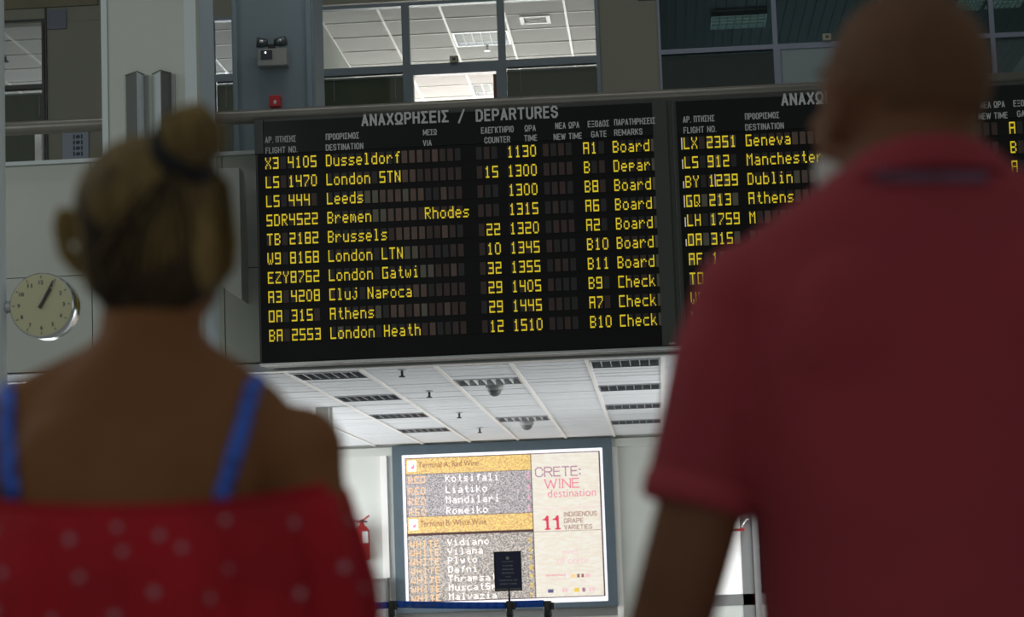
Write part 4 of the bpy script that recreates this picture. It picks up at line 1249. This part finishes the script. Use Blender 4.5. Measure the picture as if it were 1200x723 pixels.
def strap_mat():
    m = mat('blue_patterned_strap', (.03, .10, .55), .6)
    nt = m.node_tree; b = nt.nodes['Principled BSDF']
    tc = nt.nodes.new('ShaderNodeTexCoord'); v = nt.nodes.new('ShaderNodeTexVoronoi'); v.inputs['Scale'].default_value = 75
    r = nt.nodes.new('ShaderNodeValToRGB'); r.color_ramp.elements[0].position = .35; r.color_ramp.elements[1].position = .45
    r.color_ramp.elements[0].color = (.02, .05, .30, 1); r.color_ramp.elements[1].color = (.05, .17, .80, 1)
    nt.links.new(tc.outputs['Object'], v.inputs['Vector']); nt.links.new(v.outputs['Distance'], r.inputs[0]); nt.links.new(r.outputs[0], b.inputs['Base Color'])
    return m


M['strap'] = strap_mat()


def legs(mb, cx, cy, hip, knee, spread, r_):
    for s in (-1, 1):
        mb.tube([(cx + s * spread * .7, cy, hip), (cx + s * spread * .8, cy + .01, hip * .75), (cx + s * spread, cy + .01, knee), (cx + s * spread, cy - .01, knee * .6), (cx + s * spread, cy, .09)],
                [r_, r_ * .88, r_ * .62, r_ * .62, r_ * .4], 18)


# ---- the woman
WYC = 2.35
wx = -.548
wroot = empty('person', (wx, WYC, 0), 'woman seen from behind with blond bun, blue straps and off-shoulder red starred dress', 'person')
mb = MB()
mb.rings([(wx, WYC, .82, .165, .115), (wx, WYC, .90, .172, .118), (wx, WYC, .98, .150, .102), (wx, WYC, 1.06, .130, .090), (wx, WYC, 1.15, .138, .094),
          (wx, WYC, 1.24, .155, .100), (wx, WYC, 1.31, .170, .095), (wx, WYC, 1.355, .178, .082), (wx, WYC, 1.385, .162, .073), (wx + .002, WYC, 1.41, .130, .066), (wx + .004, WYC, 1.435, .092, .061), (wx + .006, WYC + .004, 1.465, .062, .057)], 40)
mb.tube([(wx + .004, WYC, 1.42), (wx + .007, WYC + .006, 1.47), (wx + .012, WYC + .02, 1.57)], [.064, .057, .053], 24)
mb.tube([(wx - .035, WYC, 1.432), (wx - .10, WYC, 1.404), (wx - .165, WYC, 1.372)], [.038, .038, .040], 16)
mb.tube([(wx + .04, WYC, 1.440), (wx + .085, WYC, 1.408), (wx + .13, WYC, 1.372)], [.036, .036, .036], 16)
for s in (-1, 1):
    mb.ball((wx + s * .065, WYC - .05, 1.31), (.075, .045, .085))     # shoulder blades
    arm_hand(mb, (wx + s * .165, WYC + .0, 1.338), (wx + s * .205, WYC - .01, 1.06), (wx + s * .215, WYC + .07, .84), .047, .038, .024, s, hand_scale=.92)
legs(mb, wx, WYC, .86, .46, .085, .09)
for s in (-1, 1):
    mb.ball((wx + s * .085, WYC + .06, .035), (.04, .115, .035)); mb.ball((wx + s * .085, WYC, .07), (.035, .04, .05))
TW = Matrix.Translation((wx + .012, WYC + .03, 1.580)) @ Matrix.Rotation(math.radians(-3), 4, 'Z') @ Matrix.Rotation(math.radians(12), 4, 'X')
head_shapes(mb, TW, .97, True)
for s in (-1, 1): ear_shape(mb, s, TW, .068)
wbody = finish('body', mb, M['skin_f'], wroot, .0065, 5)
face_details(TW, wroot, M['iris_a'], M['lip'])

# hair: shell over the skull, gathered up to a bun at the right of the crown
hb = MB()
hb.ball((0, -.02, .036), (.0835, .097, .080), TW, 32, 20)
hb.ball((0, -.045, -.005), (.079, .070, .085), TW, 28, 18)
hb.ball((.0, -.055, -.045), (.060, .045, .050), TW, 24, 14)
for s in (-1, 1):
    hb.ball((s * .060, -.025, -.01), (.022, .055, .055), TW)
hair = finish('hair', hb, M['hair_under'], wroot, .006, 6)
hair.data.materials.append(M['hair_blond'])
inv = TW.inverted()
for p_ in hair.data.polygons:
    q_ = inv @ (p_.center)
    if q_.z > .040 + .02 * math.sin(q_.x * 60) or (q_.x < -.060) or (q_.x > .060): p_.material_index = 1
bn = MB()
bc = PY(223, 164, WYC - .045)
bn.ball((bc.x, bc.y, bc.z), (.036, .038, .033)); bn.ball((bc.x + .006, bc.y, bc.z + .020), (.021, .024, .022)); bn.ball((bc.x - .004, bc.y, bc.z - .012), (.034, .036, .028))
bun = finish('hair_bun', bn, M['hair_blond'], wroot, .005, 5)
# loops wound over the bun
for k in range(7):
    a_ = k / 7 * PI
    pts = []
    for i in range(15):
        th = 2 * PI * i / 14
        v = Vector((math.cos(th) * .0345, math.sin(th) * .0365 * math.cos(a_), math.sin(th) * .033 * math.sin(a_) + .002))
        pts.append(Vector((bc.x, bc.y, bc.z)) + v)
    MB().tube(pts, .0035, 6, cap=False).build('hair_strand', M['hair_blond'], wroot, True)
# black tie around the bun's root
sp = []
bh_ = BVHTree.FromPolygons([v.co[:] for v in hair.data.vertices], [p_.vertices[:] for p_ in hair.data.polygons])
bn_ = BVHTree.FromPolygons([v.co[:] for v in bun.data.vertices], [p_.vertices[:] for p_ in bun.data.polygons])
for (x, y) in ((187, 150), (185, 164), (188, 180), (198, 193), (214, 201), (232, 205), (246, 203)):
    d_ = (PY(x, y, 3) - CAM).normalized()
    hs_ = [h_ for h_ in (bh_.ray_cast(CAM, d_), bn_.ray_cast(CAM, d_)) if h_[0] is not None]
    sp.append(min(hs_, key=lambda q_: q_[3])[0] - d_ * .001 if hs_ else PY(x, y, WYC - .07))
MB().tube(sp, [.006, .009, .011, .012, .012, .010, .007], 12).build('hair_tie', M['scrunchie'], wroot, True)
# swept strands and loose wisps
def on_head(x, y, z, r=1.0): return TW @ Vector((x, y, z))
for k in range(46):
    a_ = random.uniform(-1.25, 1.25); z0 = random.uniform(-.085, -.02)
    x0 = math.sin(a_) * .078; y0 = -.03 - math.cos(a_) * .073
    tip = inv @ (bc)
    pts = []
    for i in range(9):
        f_ = i / 8
        x_ = x0 * (1 - f_) + tip.x * f_ * .9; z_ = z0 * (1 - f_) + .085 * f_
        # project out onto the hair ellipsoid
        v = Vector((x_, -.02, z_)); ex, ez = .0845, .0985
        q_ = max(0, 1 - (x_ / ex) ** 2 - ((z_ - .02) / .115) ** 2)
        pts.append(TW @ Vector((x_, -.02 - .1 * math.sqrt(q_) , z_)))
    MB().tube(pts, [.0014 + random.random() * .0012] * 9, 5).build('hair_strand', M['hair_blond'] if k % 3 == 0 else M['hair_under'], wroot, True)
for k in range(16):
    if k < 7:       # tuft standing out at the left ear
        b0 = PY(98, 250 + k * 5, WYC - .02); b1 = PY(70 + k * 1.5, 246 + k * 6, WYC - .02); b2 = PY(66 + k, 268 + k * 5, WYC - .03); b3 = PY(88 + k, 304 + k * 3, WYC - .02)
        pts = [b0, b1, b2, b3]; rr = [.003, .0045, .0045, .002]
    else:
        j = k - 7
        b0 = PY(250 + j, 196 + j * 7, WYC - .01); b1 = PY(268 + j * 1.2, 216 + j * 8, WYC - .02); b2 = PY(270 + j * .5, 250 + j * 8, WYC - .01); b3 = PY(262, 288 + j * 5, WYC)
        pts = [b0, b1, b2, b3]; rr = [.002, .0028, .0024, .0012]
    # smooth path
    sm = []
    for i in range(3):
        for u in (0, .33, .66): sm.append(pts[i].lerp(pts[i + 1], u))
    sm.append(pts[3])
    MB().tube(sm, [rr[0] + (rr[2] - rr[0]) * min(1, i / 5) for i in range(len(sm))], 6).build('hair_wisp', M['hair_blond'], wroot, True)

# dress: bodice and skirt, and the flounce that lies off the shoulders
def dress_shell(name, prof, folds, amp, m_, parent, zoff=None, seg=144, thick=.004):
    mbx = MB(); n0 = 0
    for i, (z, rx_, ry_) in enumerate(prof):
        f_ = i / (len(prof) - 1)
        for k in range(seg):
            th = 2 * PI * k / seg
            rr_ = 1 + amp * f_ * (math.sin(folds * th + 1.3) + .5 * math.sin(folds * 2.3 * th + z * 9))
            zz = z + (zoff(th) * (1 - f_) if zoff else 0)
            mbx.v.append((wx + rx_ * rr_ * math.cos(th), WYC + ry_ * rr_ * math.sin(th), zz))
    for i in range(len(prof) - 1):
        for k in range(seg):
            a_ = i * seg + k; b2_ = i * seg + (k + 1) % seg
            mbx.f.append((a_, a_ + seg, b2_ + seg, b2_)); mbx.mi.append(0)
    o = mbx.build(name, m_, parent, True)
    md = o.modifiers.new('s', 'SOLIDIFY'); md.thickness = thick; md.offset = -1
    return o


def zo(th):     # dips across the back, rises over the arms
    return -.026 * max(0, math.cos(th + PI / 2 - .1)) ** 1.5 + .0
bod = dress_shell('bodice', [(1.25, .160, .106), (1.15, .150, .104), (1.05, .145, .102), (.95, .175, .13), (.8, .22, .17), (.6, .26, .21), (.48, .28, .23)], 11, .035, M['dress'], wroot)
flo = dress_shell('off_shoulder_flounce', [(1.306, .207, .098), (1.296, .217, .108), (1.27, .222, .114), (1.24, .229, .120), (1.20, .237, .126), (1.15, .240, .130), (1.08, .243, .135), (1.02, .246, .14)], 15, .07, M['dress'], wroot, zo)
# rolled elastic edge
pts = []
for k in range(97):
    th = 2 * PI * k / 96
    pts.append((wx + .209 * math.cos(th), WYC + .100 * math.sin(th), 1.306 + zo(th)))
MB().tube(pts, .0045, 8, cap=False).build('elastic_edge', M['dress'], wroot, True)

# stars printed on the flounce: laid on its surface
dgp = bpy.context.evaluated_depsgraph_get(); dgp.update()
bvh_f = BVHTree.FromObject(flo.evaluated_get(dgp), dgp) if False else None
fm = flo.data
bv = BVHTree.FromPolygons([v.co[:] for v in fm.vertices], [p_.vertices[:] for p_ in fm.polygons])
bb = BVHTree.FromPolygons([v.co[:] for v in wbody.data.vertices], [p_.vertices[:] for p_ in wbody.data.polygons])
stars = MB()
def star_at(co, nrm, r_):
    nrm = nrm.normalized()
    if nrm.dot(Vector(co) - Vector((wx, WYC, co.z))) < 0: nrm = -nrm
    u = nrm.cross(Vector((0, 0, 1))).normalized(); v = nrm.cross(u).normalized()
    ph = random.uniform(0, 1)
    ring = []
    for i in range(10):
        rr_ = r_ if i % 2 == 0 else r_ * .45
        an = ph + 2 * PI * i / 10
        ring.append(Vector(co) + nrm * .0012 + u * math.cos(an) * rr_ + v * math.sin(an) * rr_)
    stars.quad([tuple(q_) for q_ in ring])
for row in range(7):
    z = 1.265 - row * .040
    n_ = 30
    for k in range(n_):
        th = 2 * PI * (k + .5 * (row % 2) + random.uniform(-.42, .42)) / n_
        d = Vector((-math.cos(th), -math.sin(th), 0))
        o_ = Vector((wx, WYC, z + random.uniform(-.014, .014))) - d * .5
        hit = bv.ray_cast(o_, d)
        if hit[0] is not None and (k + row * 2) % 2 == 0: star_at(hit[0], hit[1], random.uniform(.0052, .0085))
so = stars.build('star_print', M['star'], wroot); so['kind'] = 'stuff'

# blue straps following the back
for nm, path in (('strap', ((296, 452), (291, 470), (285, 495), (277, 522), (269, 550), (260, 580), (253, 604))), ('strap', ((8, 440), (9, 460), (10, 485), (10, 510), (12, 540), (14, 565), (17, 585)))):
    mbs = MB(); ring = []
    for (x, y) in path:
        row_ = []
        for dx in (-9, 0, 9):
            d = (PY(x + dx, y, 3) - CAM).normalized()
            h_ = bb.ray_cast(CAM, d)
            if h_[0] is None:
                # over the shoulder's ridge: nearest point on the body
                h_ = bb.find_nearest(PY(x + dx, y, WYC))
            row_.append(h_[0] + h_[1].normalized() * .003)
        ring.append(row_)
    # continue over the shoulder to the front
    top = ring[0]
    extra = []
    for (dz, dy) in ((.004, .03), (-.015, .065)):
        extra.insert(0, [bb.find_nearest(p_ + Vector((0, dy, dz)))[0] + Vector((0, 0, .002)) for p_ in top])
    ring = extra + ring
    for r_ in ring:
        for p_ in r_: mbs.v.append(tuple(p_))
    for i in range(len(ring) - 1):
        for k in range(2):
            a_ = i * 3 + k
            mbs.f.append((a_, a_ + 1, a_ + 4, a_ + 3)); mbs.mi.append(0)
    o = mbs.build(nm, M['strap'], wroot, True)
    md = o.modifiers.new('s', 'SOLIDIFY'); md.thickness = .003; md.offset = 0

# ---- the man
MYC = 2.25
mx = .281
mroot = empty('person', (mx, MYC, 0), 'man seen from behind in a crimson polo shirt, cropped hair, head raised towards the boards', 'person')
mb = MB()
mb.rings([(mx, MYC, .85, .165, .12), (mx, MYC, 1.0, .165, .125), (mx, MYC, 1.15, .17, .125), (mx, MYC, 1.3, .18, .12), (mx, MYC, 1.42, .195, .11), (mx, MYC, 1.49, .185, .095), (mx, MYC, 1.54, .15, .08), (mx, MYC, 1.57, .10, .072), (mx, MYC, 1.60, .070, .066)], 40)
mb.tube([(mx, MYC, 1.55), (mx - .006, MYC + .01, 1.60), (mx - .012, MYC + .03, 1.67)], [.078, .073, .070], 24)
for s in (-1, 1):
    arm_hand(mb, (mx + s * .180, MYC, 1.450), (mx + s * .285, MYC - .02, 1.12), (mx + s * .30, MYC + .07, .86), .050, .043, .029, s)
TM = Matrix.Translation((mx - .018, MYC + .035, 1.664)) @ Matrix.Rotation(math.radians(30), 4, 'Z') @ Matrix.Rotation(math.radians(17), 4, 'X')
head_shapes(mb, TM, 1.03)
for s in (-1, 1): ear_shape(mb, s, TM, .074)
mb.tube([TM @ Vector((-.03, -.085, -.055)), TM @ Vector((0, -.095, -.06)), TM @ Vector((.03, -.085, -.055))], .012, 10)   # fold of the nape
mbody = finish('body', mb, M['skin_m'], mroot, .0065, 5)
face_details(TM, mroot, M['iris_a'], M['lip'])
hb = MB()
hb.ball((0, -.014, .037), (.0785, .0955, .0895), TM, 32, 20)
hm = finish('hair', hb, M['hair_man'], mroot, .006, 2)
# keep only the cropped area: above the nape and behind the forehead
bm_ = bmesh.new(); bm_.from_mesh(hm.data); invm = TM.inverted()
dele = [f for f in bm_.faces if (lambda q_: q_.z < -.015 - .3 * q_.y or q_.y > .062 or (abs(q_.x) > .06 and q_.z < .02))(invm @ f.calc_center_median())]
bmesh.ops.delete(bm_, geom=dele, context='FACES'); bm_.to_mesh(hm.data); bm_.free()
bd = MB()
bd.ball((0, .060, -.094), (.034, .030, .026), TM); bd.ball((0, .05, -.08), (.046, .034, .022), TM)
for s in (-1, 1): bd.ball((s * .045, .03, -.070), (.018, .035, .030), TM)
finish('beard', bd, M['beard'], mroot, .005, 3)
# trousers and shoes
lb = MB()
legs(lb, mx, MYC, .90, .48, .10, .105)
lb.rings([(mx, MYC, .82, .17, .13), (mx, MYC, .90, .182, .138), (mx, MYC, .99, .182, .14)], 32)
finish('trousers', lb, M['trouser'], mroot, .01, 3)
for s in (-1, 1):
    sb = MB(); sb.ball((mx + s * .10, MYC + .06, .04), (.05, .14, .04)); sb.ball((mx + s * .10, MYC - .02, .06), (.045, .06, .05))
    finish('shoe', sb, M['shoe'], mroot, .008, 3)
# polo shirt
sb = MB()
sb.rings([(mx, MYC, .90, .195, .15), (mx, MYC, .98, .192, .15), (mx, MYC, 1.10, .186, .145), (mx, MYC, 1.22, .188, .14), (mx, MYC, 1.32, .198, .135), (mx, MYC, 1.40, .212, .128),
          (mx, MYC, 1.46, .216, .118), (mx, MYC, 1.50, .204, .106), (mx, MYC, 1.535, .178, .094), (mx, MYC, 1.56, .142, .084), (mx, MYC, 1.58, .108, .080), (mx, MYC, 1.595, .088, .078)], 48)
for s in (-1, 1):
    sb.ball((mx + s * .178, MYC, 1.460), (.064, .066, .070))
    sb.ball((mx + s * .07, MYC - .065, 1.42), (.09, .06, .10))
    sb.tube([(mx + s * .180, MYC, 1.465), (mx + s * .205, MYC - .003, 1.40), (mx + s * .225, MYC - .008, 1.33), (mx + s * .243, MYC - .012, 1.268)], [.060, .060, .057, .056], 28)
shirt = finish('polo_shirt', sb, M['shirt'], mroot, .0065, 4)
for s in (-1, 1):
    m = MB(); c0 = Vector((mx + s * .2425, MYC - .012, 1.272)); ax_ = Vector((s * .018, -.004, -.062)).normalized()
    m.tube([c0 - ax_ * .016, c0 - ax_ * .012, c0 + ax_ * .010, c0 + ax_ * .014], [.054, .0575, .0575, .053], 32); m.build('sleeve_hem', M['shirt_hem'], mroot, True)
# collar: folded band round the neck, higher at the back, with the faded tape below
def band(name, m_, z_in, z_out, rin, rout, y_off=0, seg=56, gap=.35, zt=0.0):
    mbx = MB(); prof = [(rin, z_in), ((rin + rout) / 2 + .002, z_in + .004), (rout, z_out)]
    for (r_, z) in prof:
        for k in range(seg + 1):
            th = PI / 2 + gap + (2 * PI - 2 * gap) * k / seg
            back = max(0, -math.sin(th))
            mbx.v.append((mx + math.cos(th) * r_[0], MYC + y_off + math.sin(th) * r_[1], z + back * zt))
    return mbx, prof
seg = 56; mbx = MB()
prof = [((.068, .066), 1.575), ((.070, .068), 1.594), ((.076, .074), 1.600), ((.088, .083), 1.588), ((.104, .090), 1.562)]
for (r_, z) in prof:
    for k in range(seg + 1):
        th = PI / 2 + .3 + (2 * PI - .6) * k / seg
        back = max(0, -math.sin(th)) ** .7
        mbx.v.append((mx + math.cos(th) * r_[0], MYC + math.sin(th) * r_[1], z + back * .018 - (1 - back) * .012))
for i in range(len(prof) - 1):
    for k in range(seg):
        a_ = i * (seg + 1) + k
        mbx.f.append((a_, a_ + 1, a_ + seg + 2, a_ + seg + 1)); mbx.mi.append(0)
co = mbx.build('collar', M['shirt'], mroot, True)
md = co.modifiers.new('s', 'SOLIDIFY'); md.thickness = .004; md.offset = 0
md = co.modifiers.new('u', 'SUBSURF'); md.levels = 1; md.render_levels = 1
dgp = bpy.context.evaluated_depsgraph_get(); dgp.update()
# faded blue stripe knitted along the collar's back edge
cv = BVHTree.FromPolygons([v.co[:] for v in co.data.vertices], [p_.vertices[:] for p_ in co.data.polygons])
sv = BVHTree.FromPolygons([v.co[:] for v in shirt.data.vertices], [p_.vertices[:] for p_ in shirt.data.polygons])
st = MB(); cols = 22
for k in range(cols + 1):
    x = 1026 + (1158 - 1026) * k / cols
    for yy in (199, 203, 207, 211):
        y = yy + (x - 1026) * .008 + 1.5
        d = (PY(x, y, 3) - CAM).normalized()
        hs = [h_ for h_ in (cv.ray_cast(CAM, d), sv.ray_cast(CAM, d)) if h_[0] is not None]
        h_ = min(hs, key=lambda q_: q_[3])
        st.v.append(tuple(h_[0] - d * .0042))
for k in range(cols):
    for j in range(3):
        a_ = k * 4 + j
        st.f.append((a_, a_ + 1, a_ + 5, a_ + 4)); st.mi.append(0)
so_ = st.build('collar_stripe', M['blue_tape'], mroot, True)
md = so_.modifiers.new('s', 'SOLIDIFY'); md.thickness = .002; md.offset = 0
